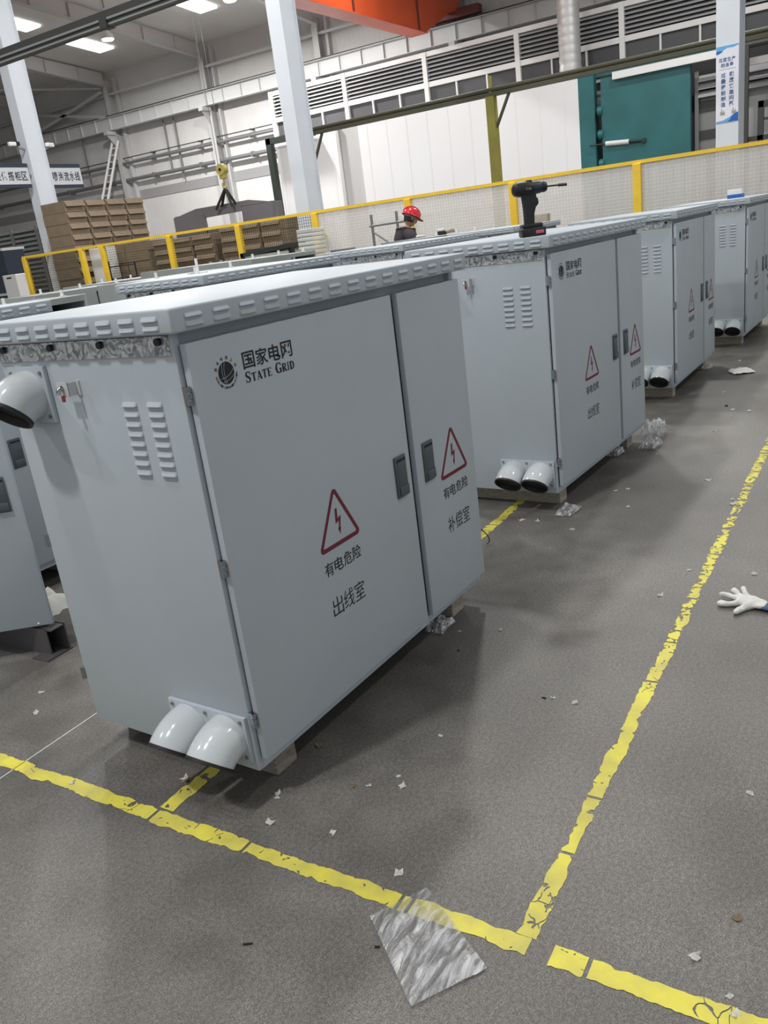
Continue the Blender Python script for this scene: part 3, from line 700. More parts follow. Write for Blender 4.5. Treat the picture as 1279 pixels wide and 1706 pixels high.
def make_cabinet():
    t = thing('electrical_cabinet', 'x', 'cabinet')
    # body: sheet shell with an open front, a mullion and a back
    mb = MB(); k = 0.022
    mb.box((0, 0, ZB), (k, D, ZR-0.002), 0.004); mb.box((W-k, 0, ZB), (W, D, ZR-0.002), 0.004)
    mb.box((k-0.003, D-k, ZB), (W-k+0.003, D, ZR-0.002)); mb.box((k-0.003, 0.001, ZB), (W-k+0.003, D-k, ZB+0.03)); mb.box((k-0.003, 0.02, ZR-0.06), (W-k+0.003, D-k, ZR-0.002))
    mb.box((XG-0.012, 0.004, ZB+0.03), (XG+0.04, 0.03, ZR-0.05))
    mb.build('body', PAINT, t, SM)
    mb = MB(); mb.box((0.06, 0.32, 0.16), (W-0.06, 0.34, 1.2)); mb.build('mounting_plate', ZINC, t)
    # roof with its skirt
    mb = MB(); mb.box((-0.033, -0.044, ZR), (W+0.033, D+0.044, ZT), 0.006, seg=3); rf = mb.build('roof', PAINT, t, SM)
    mb = MB()
    for i in range(15):
        for z in (1.3268, 1.3068): louver(mb, (0.038+0.0918*i, -0.044, z), 0.058, 0.0115, 0.0068, (1, 0, 0), (0, -1, 0))
    mb.build('front_louver_row', PAINT, rf, 3.1)
    mb = MB()
    for i in range(9):
        for z in (1.3268, 1.3068): louver(mb, (-0.033, 0.025+0.0815*i, z), 0.055, 0.0115, 0.0068, (0, 1, 0), (-1, 0, 0))
    mb.build('end_louver_row', PAINT, rf, 3.1)
    # end face: vents, zinc strip, hasp, pipes
    for y in (0.198, 0.106):
        mb = MB()
        for i in range(8): louver(mb, (0, y, 1.1225-0.0253*i), 0.056, 0.0125, 0.0072, (0, 1, 0), (-1, 0, 0))
        mb.build('vent', PAINT, t, 3.1)
    mb = MB(); mb.box((-0.003, 0.012, 1.239), (0, 0.695, 1.2835)); mb.box((-0.010, 0.012, 1.2815), (0, 0.695, 1.2855)); zs = mb.build('zinc_strip', ZINC, t)
    for y in (0.04, 0.25, 0.45, 0.66):
        mb = MB(); mb.tube([(-0.002, y, 1.272), (-0.014, y, 1.272)], 0.009, 10); mb.build('bolt', BLACK, zs)
    mb = MB(); mb.box((-0.004, 0.375, 1.147), (0, 0.392, 1.185)); mb.box((-0.030, 0.386, 1.149), (-0.001, 0.389, 1.183)); mb.box((-0.032, 0.386, 1.147), (-0.029, 0.428, 1.186)); hp = mb.build('hasp', LGREY, t)
    mb = MB(); mb.tube([(-0.032, 0.407, 1.172), (-0.044, 0.407, 1.168), (-0.048, 0.406, 1.156)], 0.0065, 10); mb.build('pin', CHROME, hp, SM)
    mb = MB(); mb.box((-0.040, 0.401, 1.136), (-0.034, 0.409, 1.152)); mb.build('red_tab', REDTAB, hp)
    mb = MB(); mb.box((-0.012, 0.500, 1.073), (0, 0.662, 1.226), 0.002)
    pl = mb.build('pipe_plate', PAINT, t, SM)
    [screw(pl, -0.012, y, z) for y in (0.516, 0.646) for z in (1.09, 1.208)]
    elbow(0.581, 1.150, 0.112, pl)
    mb = MB(); mb.box((-0.012, 0.010, 0.122), (0, 0.307, 0.262), 0.002); pl = mb.build('pipe_plate', PAINT, t, SM)
    [screw(pl, -0.012, y, z) for y in (0.026, 0.158, 0.290) for z in (0.248, 0.137)]
    elbow(0.233, 0.190, 0.112, pl); elbow(0.085, 0.190, 0.112, pl)
    # hinges on the front edge and the rear edge
    for x, y, s in ((0.004, -0.016, 1), (W-0.004, -0.016, 1)):
        for z in (1.142, 0.700, 0.255):
            mb = MB()
            for dz, r in ((-0.017, 0.0065), (0.0, 0.0075), (0.016, 0.0065)): mb.tube([(x, y, z+dz-0.006), (x, y, z+dz+0.006)], r, 10)
            mb.box((x-0.004, y-0.002, z-0.022), (x+0.005, 0.0, z+0.022)); mb.build('hinge', CHROME, t, SM)
    for z in (1.142, 0.705, 0.255):
        mb = MB(); mb.tube([(0.0, D+0.008, z-0.02), (0.0, D+0.008, z+0.02)], 0.008, 10); mb.build('rear_hinge', CHROME, t, SM)
    # left door, its print and its lock (origin on the hinge line)
    for side in (0, 1):
        x0, x1 = (0.012, 0.897) if side == 0 else (0.932, W-0.003)
        hx = 0.012 if side == 0 else W-0.003
        mb = MB(); mb.box((x0-hx, -DT, 0.127), (x1-hx, -0.005, 1.262), 0.004); dr = mb.build('door', PAINT, t, SM, (hx, 0, 0))
        f = fx(hx)
        lx = 0.830 if side == 0 else 1.010
        lk = lock(lx, 0.687, dr, hx)
        mb = MB(); mb.box((lx-0.025-hx, -DT-0.0078, 0.737), (lx+0.029-hx, -DT-0.0066, 0.747)); mb.build('lock_slot', BLACK, dr)
        mb = MB(); mb.box((lx-0.023-hx, -DT-0.0085, 0.640), (lx+0.030-hx, -DT-0.004, 0.738), 0.002); mb.box((lx-0.023-hx, -DT-0.012, 0.622), (lx+0.030-hx, -DT-0.005, 0.656), 0.003); mb.build('lock_lever', LOCKM, dr, SM)
        cx = 0.469 if side == 0 else 1.184
        warn_triangle(cx, 0.587, f, dr)
        mb = MB(); text_row(mb, '有电危险', cx-0.093, cx+0.091, 0.513, 0.556, f, 0.004); mb.build('danger_lettering', INK, dr)
        mb = MB(); text_row(mb, '出线室' if side == 0 else '补偿室', cx-0.083, cx+0.083, 0.380, 0.440, f, -0.004); mb.build('room_lettering', INK, dr)
        if side == 0:
            mb = MB(); text_row(mb, '国家电网', 0.190, 0.385, 1.1665, 1.2090, f, 0.012, 0.13); serif_word(mb, 'STATE GRID', 0.190, 1.1325, 0.0275, f, 0.197); mb.build('company_lettering', INK, dr)
            mb = MB(); emblem(mb, 0.127, 1.1715, 0.0275, f)
            arc_text(mb, '国家电网公司', 0.127, 1.1715, 0.0365, 0.0085, math.radians(158), math.radians(22), f, 0.0075)
            arc_text(mb, 'STATE GRID CORPORATION OF CHINA', 0.127, 1.1715, 0.0358, 0.0058, math.radians(188), math.radians(352), f, 0.0045, True)
            mb.build('emblem', INK, dr)
            mb = MB(); g = lambda u, v: (u-hx, -DT-0.0016, v)
            c0, r0 = (0.127, 1.1715), 0.0277
            for cx2, cz2, rr, a0, a1 in ((0.170, 1.176, 0.058, 150, 213), (0.177, 1.172, 0.058, 149, 206), (0.110, 1.216, 0.056, 238, 330), (0.114, 1.209, 0.058, 235, 330)):
                pts = []
                for k2 in range(25):
                    a = math.radians(a0+(a1-a0)*k2/24); u, v = cx2+rr*math.cos(a), cz2+rr*math.sin(a)
                    if math.hypot(u-c0[0], v-c0[1]) < r0: pts.append((u, v, 0.0011))
                if len(pts) > 2: stroke(mb, pts, g)
            mb.build('emblem_lines', PAINT, dr)
    return t

def timber(x, y, rz, label, m, group):
    t = MB(); t.box((-0.045, 0, 0), (0.045, 0.66, ZB), 0.003)
    o = t.build('timber', m); o.location = (x, y, 0); o.rotation_euler = (0, 0, rz)
    return tag(o, label, 'timber', group)

CABS = [  # x, y, rotation, label, how the timbers name it, group
 (0.0, 0.0, -0.0428, 'light grey electrical cabinet nearest the camera, large in the middle', 'the nearest cabinet', 'cabinets of the front row'),
 (2.419, -0.010, -0.0586, 'light grey electrical cabinet with a black cordless drill standing on its roof', 'the cabinet carrying the drill', 'cabinets of the front row'),
 (4.913, -0.037, -0.0190, 'light grey cabinet between the drill cabinet and the one with a blue and white box', 'the third cabinet of the front row', 'cabinets of the front row'),
 (7.215, -0.185, -0.0300, 'light grey cabinet with a blue and white box on its roof, farthest in front row', 'the cabinet carrying the blue and white box', 'cabinets of the front row'),
 (-0.10, 2.130, -0.0300, 'light grey cabinet at the left photo edge with its door swung open', 'the cabinet with the open door', 'cabinets of the second row'),
 (2.440, 2.140, -0.0350, 'light grey cabinet whose roof with a white post shows over the nearest cabinet', 'the cabinet whose roof carries the white post', 'cabinets of the second row'),
 (4.800, 2.100, -0.0300, 'light grey second-row cabinet directly in front of the worker in the red helmet', 'the cabinet in front of the worker', 'cabinets of the second row'),
 (7.250, 2.130, -0.0200, 'light grey cabinet of the second row partly hidden behind the black drill', 'the cabinet behind the drill', 'cabinets of the second row'),
]
proto = make_cabinet()
cabs = [proto]+[copy_tree(proto) for _ in CABS[1:]]
for t, (x, y, rz, lab, tl, g) in zip(cabs, CABS):
    t.location = (x, y, 0); t.rotation_euler = (0, 0, rz); t['label'] = lab; t['group'] = g
    for i, lx in enumerate((0.14, 1.208)):
        c, s = math.cos(rz), math.sin(rz); ly = 0.033
        timber(x+c*lx-s*ly, y+s*lx+c*ly, rz, 'short timber under the %s end of %s' % (('near', 'far')[i], tl), WOOD if i or x > 1 else WOODD, 'timbers under the cabinets')
# swing the left door of the open cabinet out towards the aisle
for o in [o for o in bpy.data.objects if o.parent == cabs[4] and o.name.startswith('door')]:
    if o.location.x < 0.5: o.rotation_euler = (0, 0, math.radians(-51))

# cabinets without roofs farther back
def bare_cabinet(x, y, rz, h, wd, dp, label):
    t = thing('unfinished_cabinet', label, 'cabinet', (x, y, 0), rz, 'cabinets still without roofs')
    k = 0.03
    mb = MB(); mb.box((0, 0, 0.0), (k, dp, h), 0.004); mb.box((wd-k, 0, 0), (wd, dp, h), 0.004); mb.box((k, dp-k, 0), (wd-k, dp, h)); mb.box((k, 0, 0.06), (wd-k, dp-k, 0.09)); mb.box((k, 0, h-0.05), (wd-k, dp-k, h-0.004))
    mb.box((0.62*wd, 0.0, 0.09), (0.62*wd+0.05, 0.03, h-0.05)); mb.build('body', GREYSTEEL, t, SM)
    mb = MB(); mb.box((0.03, 0.0, h-0.36), (0.6*wd, 0.012, h-0.05)); mb.box((0.03, 0.0, 0.09), (0.6*wd, 0.012, h-0.42)); mb.build('front_panel', GREYSTEEL, t)
    mb = MB()
    for a in (0.10, 0.34): mb.box((a*wd, -0.003, h-0.20), (a*wd+0.11, 0.0, h-0.11))
    mb.build('opening', DARK, t)
    for a in (0.12, 0.5, 0.88):
        mb = MB(); mb.box((a*wd-0.02, 0.06, h), (a*wd+0.02, 0.10, h+0.01)); mb.box((a*wd-0.005, 0.07, h), (a*wd+0.005, 0.10, h+0.055)); mb.build('roof_lug', WHITE, t)
    mb = MB(); mb.box((0.68*wd, 0.2, 0.3), (0.95*wd, 0.4, h-0.12)); mb.build('equipment', DARK, t)
    return t
bare_cabinet(1.90, 4.20, -0.03, 1.29, 1.36, 0.7, 'grey cabinet without roof left of the roof with the white post')
bare_cabinet(4.25, 4.45, -0.03, 1.315, 1.36, 0.75, 'grey cabinet without roof right behind the roof with the white post')
bare_cabinet(6.5, 5.10, -0.03, 1.36, 1.3, 1.9, 'long grey cabinet without roof in front of the cardboard cartons')
bare_cabinet(4.4, 6.35, -0.03, 1.29, 1.36, 0.75, 'grey cabinet without roof in front of the end post of the yellow fence')
bare_cabinet(6.6, 7.9, -0.03, 1.29, 1.36, 0.75, 'grey cabinet without roof in front of the narrow white locker')

# steel base channel with a white rag under the open door
t = thing('base_channel', 'dark steel base channel on the floor below the open cabinet door', 'channel', (0.463, 1.392, 0), 0.02)
mb = MB(); mb.box((-0.07, 0, 0), (0.0, 0.62, 0.005)); mb.box((-0.07, 0, 0.110), (0.0, 0.62, 0.115)); mb.box((-0.006, 0, 0), (0.0, 0.62, 0.115)); mb.box((-0.072, 0.03, 0), (-0.066, 0.62, 0.115)); mb.build('web', CHANM, t)
mb = MB(); mb.box((-0.12, -0.005, 0), (0.006, 0.09, 0.006)); mb.build('foot_plate', CHANM, t)
def crumple(name, nx, ny, sx, sy, amp, m, seedn, fn=None, z0=0.002, sm=True):
    rnd = random.Random(seedn); mb = MB(); g = []
    ph = [(rnd.uniform(-6, 6), rnd.uniform(-6, 6), rnd.uniform(0, 6)) for _ in range(9)]
    for i in range(nx+1):
        row = []
        for j in range(ny+1):
            u, v = i/nx-0.5, j/ny-0.5
            h = sum(abs(math.sin(a*u*2.2+b*v*2.2+c)) for a, b, c in ph)/9
            e = min(1, 6*min(0.5-abs(u), 0.5-abs(v))+0.25)
            z = z0+amp*h*e*1.4+rnd.uniform(0, amp*0.12)
            x, y = u*sx, v*sy
            if fn: x, y, z = fn(u, v, z)
            row.append(mb.bm.verts.new((x, y, z)))
        g.append(row)
    for i in range(nx):
        for j in range(ny): mb.bm.faces.new((g[i][j], g[i+1][j], g[i+1][j+1], g[i][j+1]))
    return mb.build(name, m, None, 3.1 if sm else None)
o = crumple('white_rag', 10, 12, 0.20, 0.36, 0.085, RAGW, 3, z0=0.0)
o.location = (0.49, 1.63, 0.116); tag(o, 'crumpled white rag lying on the dark steel base channel', 'rag')

# white post standing on a second-row roof
t = thing('white_post', 'small white post on a flat foot standing on a cabinet roof', 'post', (2.98, 2.66, ZT))
mb = MB(); mb.tube([(0, 0, 0.004), (0, 0, 0.10)], 0.010, 10); mb.build('stem', WHITE, t)
mb = MB(); mb.box((-0.05, -0.045, 0), (0.05, 0.06, 0.006)); mb.box((-0.09, -0.01, 0.0), (-0.03, 0.015, 0.012)); mb.build('foot', WHITE, t)

# ------------------------------------------------------------------ drill on the second cabinet
t = thing('cordless_drill', 'black cordless drill standing on its battery on a cabinet roof', 'drill', (2.445, 0.055, ZT), math.radians(-52.5))
mb = MB(); mb.box((-0.052, -0.036, 0), (0.062, 0.036, 0.040), 0.008, seg=3); bt = mb.build('battery', DRILLB, t, SM)
mb = MB(); mb.box((0.012, -0.0368, 0.012), (0.05, -0.0355, 0.026)); mb.build('battery_label', PINK, bt)
mb = MB(); mb.box((-0.047, -0.033, 0.038), (0.050, 0.033, 0.058), 0.008, seg=3)
prof = [(-0.030, 0.050), (0.016, 0.050), (0.018, 0.10), (0.030, 0.135), (0.034, 0.155), (0.030, 0.20), (-0.040, 0.20), (-0.034, 0.155), (-0.031, 0.12)]
rows = []
for v, s in ((-0.019, .72), (-0.015, .93), (-0.008, 1), (0.008, 1), (0.015, .93), (0.019, .72)):
    rows.append([(-0.004+(a+0.004)*s, v, b) for a, b in prof])
mb.rings(rows)
hd = mb.build('handle', DRILLB, t, SM)
mb = MB(); mb.tube([(0.022, 0, 0.168), (0.032, 0, 0.160), (0.034, 0, 0.146), (0.026, 0, 0.136)], 0.010, 10); mb.build('trigger', DRILLB, hd, SM)
mb = MB(); pz = 0.210
mb.tube([(-0.077, 0, pz), (-0.070, 0, pz), (-0.05, 0, pz), (0.0, 0, pz), (0.018, 0, pz)], [0.016, 0.027, 0.0335, 0.033, 0.030], 24); mb.build('motor_housing', DRILLB, t, SM)
mb = MB(); mb.tube([(0.016, 0, pz), (0.03, 0, pz), (0.05, 0, pz), (0.056, 0, pz)], [0.0285, 0.0285, 0.026, 0.025], 24); mb.box((-0.012, -0.011, pz+0.026), (0.016, 0.011, pz+0.037), 0.004); mb.build('gearbox', DRILLG, t, SM)
mb = MB(); mb.tube([(0.056, 0, pz), (0.07, 0, pz), (0.083, 0, pz), (0.087, 0, pz)], [0.023, 0.0245, 0.020, 0.010], 20); mb.build('chuck', DRILLB, t, SM)
mb = MB(); mb.tube([(0.087, 0, pz), (0.138, 0, pz-0.001), (0.140, 0, pz-0.001), (0.178, 0, pz-0.002), (0.181, 0, pz-0.002)], [0.0040, 0.0040, 0.0068, 0.0072, 0.0055], 12); mb.build('bit', STEELD, t, SM)
mb = MB(); fit_text(mb, 'T-BL', -0.022, 0.006, pz-0.006, pz+0.004, lambda u, v: (u, -0.0337, v), 0.02); mb.build('marking', LTRAIL, t)

# blue and white box on the fourth cabinet
t = thing('small_box', 'small white box with a blue lower half on the farthest front cabinet', 'box', (8.0, 0.02, ZT), -0.03)
mb = MB(); mb.box((-0.06, -0.068, 0.034), (0.06, 0.068, 0.084), 0.004); mb.build('lid', WHITE, t)
mb = MB(); mb.box((-0.062, -0.07, 0.0), (0.062, 0.07, 0.034), 0.003); mb.build('tray', BLUE, t)
# tan block behind the drill
t = MB(); t.box((-0.05, -0.10, 0), (0.05, 0.10, 0.085), 0.002); o = t.build('wood_block', TANW); o.location = (8.45, 2.235, ZT); tag(o, 'tan wooden block on a second-row cabinet roof right of the drill', 'block')
t = thing('hand_tool', 'small black and tan hand tool with white top on a cabinet behind', 'tool', (8.15, 3.36, 1.345), 0.3)
# its bench: a narrow grey cabinet behind the second row
mb = MB(); mb.box((-0.05, -0.02, 0), (0.05, 0.09, 0.045), 0.008); mb.build('body', BLACK, t, SM)
mb = MB(); mb.box((-0.045, 0.0, 0.045), (0.045, 0.085, 0.075), 0.008); mb.build('cap', WHITE, t, SM)
mb = MB(); mb.tube([(0, -0.02, 0.03), (0, -0.10, 0.045), (0, -0.16, 0.03)], [0.022, 0.03, 0.02], 12); mb.build('grip', TANW, t, SM)
bare_cabinet(7.45, 3.12, -0.02, 1.345, 1.36, 0.75, 'grey cabinet without roof carrying the small hand tool')

# ------------------------------------------------------------------ worker with red helmet
pf = Vector((0.80, -0.60, 0)); pr = Vector((-0.60, -0.80, 0)); up = Vector((0, 0, 1)); base = Vector((9.80, 4.90, 0))
def bp(f, r, z): return base+pf*f+pr*r+up*z
t = thing('person', 'person in red safety helmet and dark jacket seen from behind, head bowed', 'person', base)
def loc(m):
    m.transform(Matrix.Translation(-base)); return m
V = [bp(0, 0, .95), bp(.02, 0, 1.10), bp(.05, 0, 1.27), bp(.075, 0, 1.39), bp(.105, 0, 1.465), bp(.135, 0, 1.525)]
R = [.13, .12, .135, .12, .060, .055]
E_ = [(i, i+1) for i in range(5)]
def chain(st, pts, rad):
    k = st
    for p, r in zip(pts, rad): V.append(p); R.append(r); E_.append((k, len(V)-1)); k = len(V)-1
    return k
for s in (1, -1):
    chain(0, [bp(0, s*.10, .88), bp(.03, s*.11, .50), bp(-.02, s*.11, .10), bp(.03, s*.12, .05), bp(.14, s*.14, .035)], [.095, .062, .045, .042, .035])
HANDS = []
for s, hp_ in ((1, (.17, .31, 1.345)), (-1, (.46, .10, 1.30))):
    h = bp(*hp_); k = chain(3, [bp(.07, s*.10, 1.395), bp(.07, s*.185, 1.375), bp(.12, s*.25, 1.12), h-pf*.10+pr*(.04*s)], [.075, .060, .044, .030]); HANDS.append((s, h))
body = link('body', loc(skin(V, E_, R, 2)), SKIN, t, 3.1)
# head: an egg with brow, nose, chin and ears, bowed forward
hc = bp(.175, 0, 1.615); tilt = math.radians(24); hf = (pf*math.cos(tilt)-up*math.sin(tilt)); hu = (up*math.cos(tilt)+pf*math.sin(tilt))
def hp(f, r, z): return hc+hf*f+pr*r+hu*z-base
mb = MB(); rings = []
for i in range(13):
    a = -PI/2+PI*i/12; z = math.sin(a)*0.118; c = max(math.cos(a), 0.02); ring = []
    for j in range(20):
        b = 2*PI*j/20; ff, rr = math.cos(b), math.sin(b)
        rx = 0.098*c*(0.86 if z < -0.04 and ff > 0 else 1); ry = 0.074*c*(0.84 if z < -0.03 else 1)
        nose = 0.022*max(0, ff)**14*max(0, 1-abs(z+0.018)/0.035)
        brow = 0.006*max(0, ff)**3*max(0, 1-abs(z-0.025)/0.02); chin = 0.012*max(0, ff)**4*max(0, 1-abs(z+0.09)/0.03)
        lips = 0.006*max(0, ff)**10*max(0, 1-abs(z+0.055)/0.014)
        ring.append(hp(ff*rx+nose+brow+chin+lips+0.012, rr*ry, z))
    rings.append(ring)
mb.rings(rings)
for s in (1, -1):
    mb.tube([hp(0.005, s*0.066, 0.012), hp(-0.004, s*0.080, 0.008), hp(0.0, s*0.080, -0.020), hp(0.008, s*0.067, -0.032)], [0.008, 0.011, 0.010, 0.006], 8)
mb.build('head', SKIN, body, 3.1)
mb = MB()
for s in (1, -1): mb.box(tuple(hp(0.094, s*0.033, 0.010)-Vector((.006, .006, .005))), tuple(hp(0.094, s*0.033, 0.010)+Vector((.006, .006, .005))))
mb.build('eye', BLACK, body)
mb = MB(); rings = []
for i in range(7):
    z = -0.062+0.10*i/6; k = math.sqrt(max(0.05, 1-(z/0.13)**2)); ring = []
    for j in range(15):
        b = math.radians(82+196*j/14); ring.append(hp(math.cos(b)*0.108*k+0.010, math.sin(b)*0.080*k, z))
    rings.append(ring)
mb.rings(rings, False, False, closed=False); mb.build('hair', HAIR, t, 3.1)
mb = MB(); rings = []
for i in range(9):
    a = PI/2*i/8; ring = []
    for j in range(28):
        b = 2*PI*j/28; ring.append(hp(math.cos(b)*0.142*math.cos(a*0.98)+0.006, math.sin(b)*0.112*math.cos(a*0.98), 0.040+0.125*math.sin(a)))
    rings.append(ring)
mb.rings(rings, False, True)
brim = []
for i, (dz, gr) in enumerate(((0.040, 1.0), (0.034, 1.06), (0.028, 1.05))):
    ring = []
    for j in range(28):
        b = 2*PI*j/28; vis = 0.055*max(0, math.cos(b))**3 if i else 0
        ring.append(hp(math.cos(b)*0.142*gr+0.006+vis, math.sin(b)*0.112*gr, dz-vis*0.25))
    brim.append(ring)
mb.rings(brim, False, False)
for s in (-0.02, 0.02): mb.tube([hp(math.cos(a)*0.145+0.006, s, 0.042+0.127*math.sin(a)) for a in [PI*k/12 for k in range(1, 12)]], 0.006, 6)
hm = mb.build('helmet', HELMET, t, SM)
mb = MB(); mb.tube([hp(math.cos(b)*0.112+0.008, math.sin(b)*0.084, 0.018) for b in [2*PI*k/20 for k in range(21)]], 0.010, 6); mb.build('headband', LTRAIL, hm)
# jacket and trousers follow the body
V = [bp(0, 0, .90), bp(.02, 0, 1.08), bp(.05, 0, 1.26), bp(.075, 0, 1.385), bp(.095, 0, 1.455), bp(.105, 0, 1.485)]; R = [.175, .170, .195, .175, .100, .082]; E_ = [(i, i+1) for i in range(5)]
for s, h in HANDS: chain(3, [bp(.07, s*.11, 1.392), bp(.07, s*.20, 1.36), bp(.12, s*.26, 1.12), h-pf*.13+pr*(.04*s)], [.120, .098, .070, .048])
link('jacket', loc(skin(V, E_, R, 2)), JACKET, t, 3.1)
V = [bp(0, 0, .98), bp(0, 0, .88)]; R = [.155, .145]; E_ = [(0, 1)]
for s in (1, -1): chain(1, [bp(0, s*.10, .82), bp(.03, s*.11, .50), bp(-.02, s*.11, .09)], [.105, .078, .062])
link('trousers', loc(skin(V, E_, R, 2)), TROUS, t, 3.1)
for s in (1, -1):
    mb = MB(); p = [bp(-.07, s*.11, .045), bp(.03, s*.12, .05), bp(.12, s*.135, .045), bp(.19, s*.15, .035)]
    mb.tube([q-base for q in p], [.035, .048, .044, .03], 12); mb.build('shoe', BLACK, t, 3.1)
def glove_mesh(o, fw, rt, upv, curl, spread=1.0, k=1.0):
    """a five-finger glove: palm from o along fw, thumb towards rt"""
    v = [o, o+fw*.045*k, o+fw*.085*k]; r = [.026*k, (.036*k, .018*k), (.036*k, .017*k)]; e = [(0, 1), (1, 2)]
    for i, (off, ln) in enumerate(((.030, .070), (.010, .080), (-.011, .074), (-.030, .058))):
        d = (fw+rt*off*9*spread).normalized(); p = 2; q = o+fw*.088*k+rt*off*k
        for j in range(4):
            v.append(q); r.append((.0115-.001*j)*k); e.append((p, len(v)-1)); p = len(v)-1
            dd = (d-upv*curl*j*.5).normalized(); q = q+dd*ln/3*k
    p = 1; q = o+fw*.035*k+rt*.034*k; d = (fw*.55+rt*.85).normalized()
    for j in range(3): v.append(q); r.append((.0130-.001*j)*k); e.append((p, len(v)-1)); p = len(v)-1; q = q+(d-upv*curl*.2*j)*.026*k
    return skin(v, e, r, 2)
for s, h in HANDS:
    link('glove', loc(glove_mesh(h-pf*.09+pr*(.03*s), pf, -pr*s, up, .45, .6, 1.05)), GLOVE, t, 3.1)

# ------------------------------------------------------------------ things behind and along the fence
def carton(name, lx, ly, lz, flap, seed):
    rnd = random.Random(seed); mb = MB(); mb.box((0, 0, 0), (lx, ly, lz), 0.006)
    if flap == 'y': mb.prism([(0.0, lz*0.99), (-0.055, lz*0.50), (-0.048, lz*0.47), (0.004, lz*0.93)], 0.015, lx-0.02, lambda u, v, d: (d, u, v))
    if flap == 'x': mb.prism([(0.0, lz*0.99), (-0.04, lz*0.52), (-0.034, lz*0.50), (0.004, lz*0.93)], 0.02, ly-0.02, lambda u, v, d: (u, d, v))
    me = mb.build(name, CARTON); return me
def pile(x0, y0, nx, ny, nz, lx, ly, lz, flap, label, group, z0, seed):
    rnd = random.Random(seed); pr_ = carton('cardboard_carton', lx-0.034, ly-0.036, lz-0.003, flap, seed); first = True
    for k in range(nz):
        for i in range(nx):
            for j in range(ny):
                if first: o = pr_; first = False
                else: o = pr_.copy(); C.objects.link(o)
                o.location = (x0+i*lx+rnd.uniform(-.010, .010), y0+j*ly+rnd.uniform(-.012, .012), z0+k*lz); o.rotation_euler = (0, 0, rnd.uniform(-.008, .008))
                tag(o, label, 'carton', group)
def pallet(x0, y0, x1, y1, label):
    t = thing('pallet', label, 'pallet', (x0, y0, 0), 0)
    mb = MB()
    for k in range(6): a = (y1-y0-0.1)*k/5; mb.box((0, a, 0.1), (x1-x0, a+0.1, 0.12))
    mb.build('deck', WOODD, t)
    for a in (0.0, (x1-x0)/2-0.05, x1-x0-0.1):
        mb = MB(); mb.box((a, 0, 0), (a+0.1, y1-y0, 0.1)); mb.build('runner', WOODD, t)
pallet(12.2, 14.9, 14.65, 15.8, 'wooden pallet under the tallest carton stack beside the left column')
pile(12.21, 14.92, 4, 1, 12, 0.61, 0.86, 0.245, 'y', 'brown cardboard carton in the tallest stack, beside the left column', 'cartons of the tallest stack', 0.12, 1)
pallet(12.62, 13.0, 13.4, 14.55, 'wooden pallet under the cartons behind the narrow white locker')
pile(12.63, 13.02, 1, 2, 9, 0.75, 0.76, 0.205, None, 'brown cardboard carton stacked behind the fence and the narrow white locker', 'cartons behind the locker', 0.12, 2)
pallet(12.62, 11.05, 13.3, 12.9, 'wooden pallet under the cartons left of the middle fence post')
pile(12.63, 11.07, 1, 3, 9, 0.65, 0.605, 0.200, 'x', 'brown cardboard carton behind the fence mesh, below the left half of the grey hood', 'cartons below the left half of the hood', 0.12, 3)
pallet(12.62, 9.2, 13.3, 10.9, 'wooden pallet under the cartons beside the dark green portal frame')
pile(12.63, 9.22, 1, 3, 9, 0.65, 0.555, 0.210, 'x', 'brown cardboard carton behind the fence mesh, below the right half of the grey hood', 'cartons below the right half of the hood', 0.12, 4)
# narrow white locker in the fence opening
t = thing('locker', 'narrow pale grey locker standing in the fence opening left of centre', 'locker', (12.05, 13.85, 0))
mb = MB(); mb.box((0, -0.0, 0), (0.4, 0.42, 1.95), 0.008); mb.build('body', LGREY, t, SM)
mb = MB(); mb.box((-0.015, 0.015, 0.05), (0, 0.405, 1.92), 0.004); mb.build('door', LGREY, t, SM)
# hood hanging from the crane hook
t = thing('sheet_metal_hood', 'purple-grey sheet metal hood hanging on slings behind the fence', 'hood', (16.0, 13.6, 1.6))
mb = MB()
mb.prism([(1.72, 0.0), (1.72, 0.94), (0.62, 0.98), (0.60, 0.82), (0.58, 0.0)], 0.0, 0.05, lambda u, v, d: (d, u, v))
mb.build('left_panel', HOOD, t)
mb = MB(); mb.prism([(-0.62, 0.0), (-0.66, 0.93), (-1.63, 0.95), (-1.63, 0.0)], 0.0, 0.05, lambda u, v, d: (d, u, v)); mb.build('right_panel', HOOD, t)
mb = MB(); mb.prism([(0.62, 0.82), (0.62, 0.98), (-0.66, 0.96), (-0.66, 0.84)], 0.0, 0.05, lambda u, v, d: (d, u, v)); mb.prism([(0.62, 0.0), (0.62, 0.55), (-0.66, 0.50), (-0.66, 0.0)], 0.0, 0.05, lambda u, v, d: (d, u, v)); mb.build('front_bar', HOOD, t)
mb = MB(); mb.prism([(1.72, 0.94), (0.9, 1.08), (-0.9, 1.08), (-1.63, 0.95), (-0.66, 0.96), (0.62, 0.98)], 0.04, 0.06, lambda u, v, d: (d, u, v)); mb.box((0.05, 1.66, 0), (0.45, 1.72, 0.95)); mb.box((0.05, -1.63, 0), (0.45, -1.57, 0.95)); mb.box((0.05, -1.6, 0.93), (0.45, -0.6, 0.97)); mb.box((0.05, 0.6, 0.93), (0.45, 1.7, 0.97)); mb.build('shell', HOOD, t)
for q in (0.12, 0.40):
    for y in (1.5, -1.4):
        mb = MB(); mb.bar((q, y, 0.0), (q, y, -1.6), 0.08); mb.build('leg', MGREY, t)
t = thing('crane_hook', 'yellow crane hook block with dark slings above the grey hood', 'hook', (15.8, 13.18, 3.40))
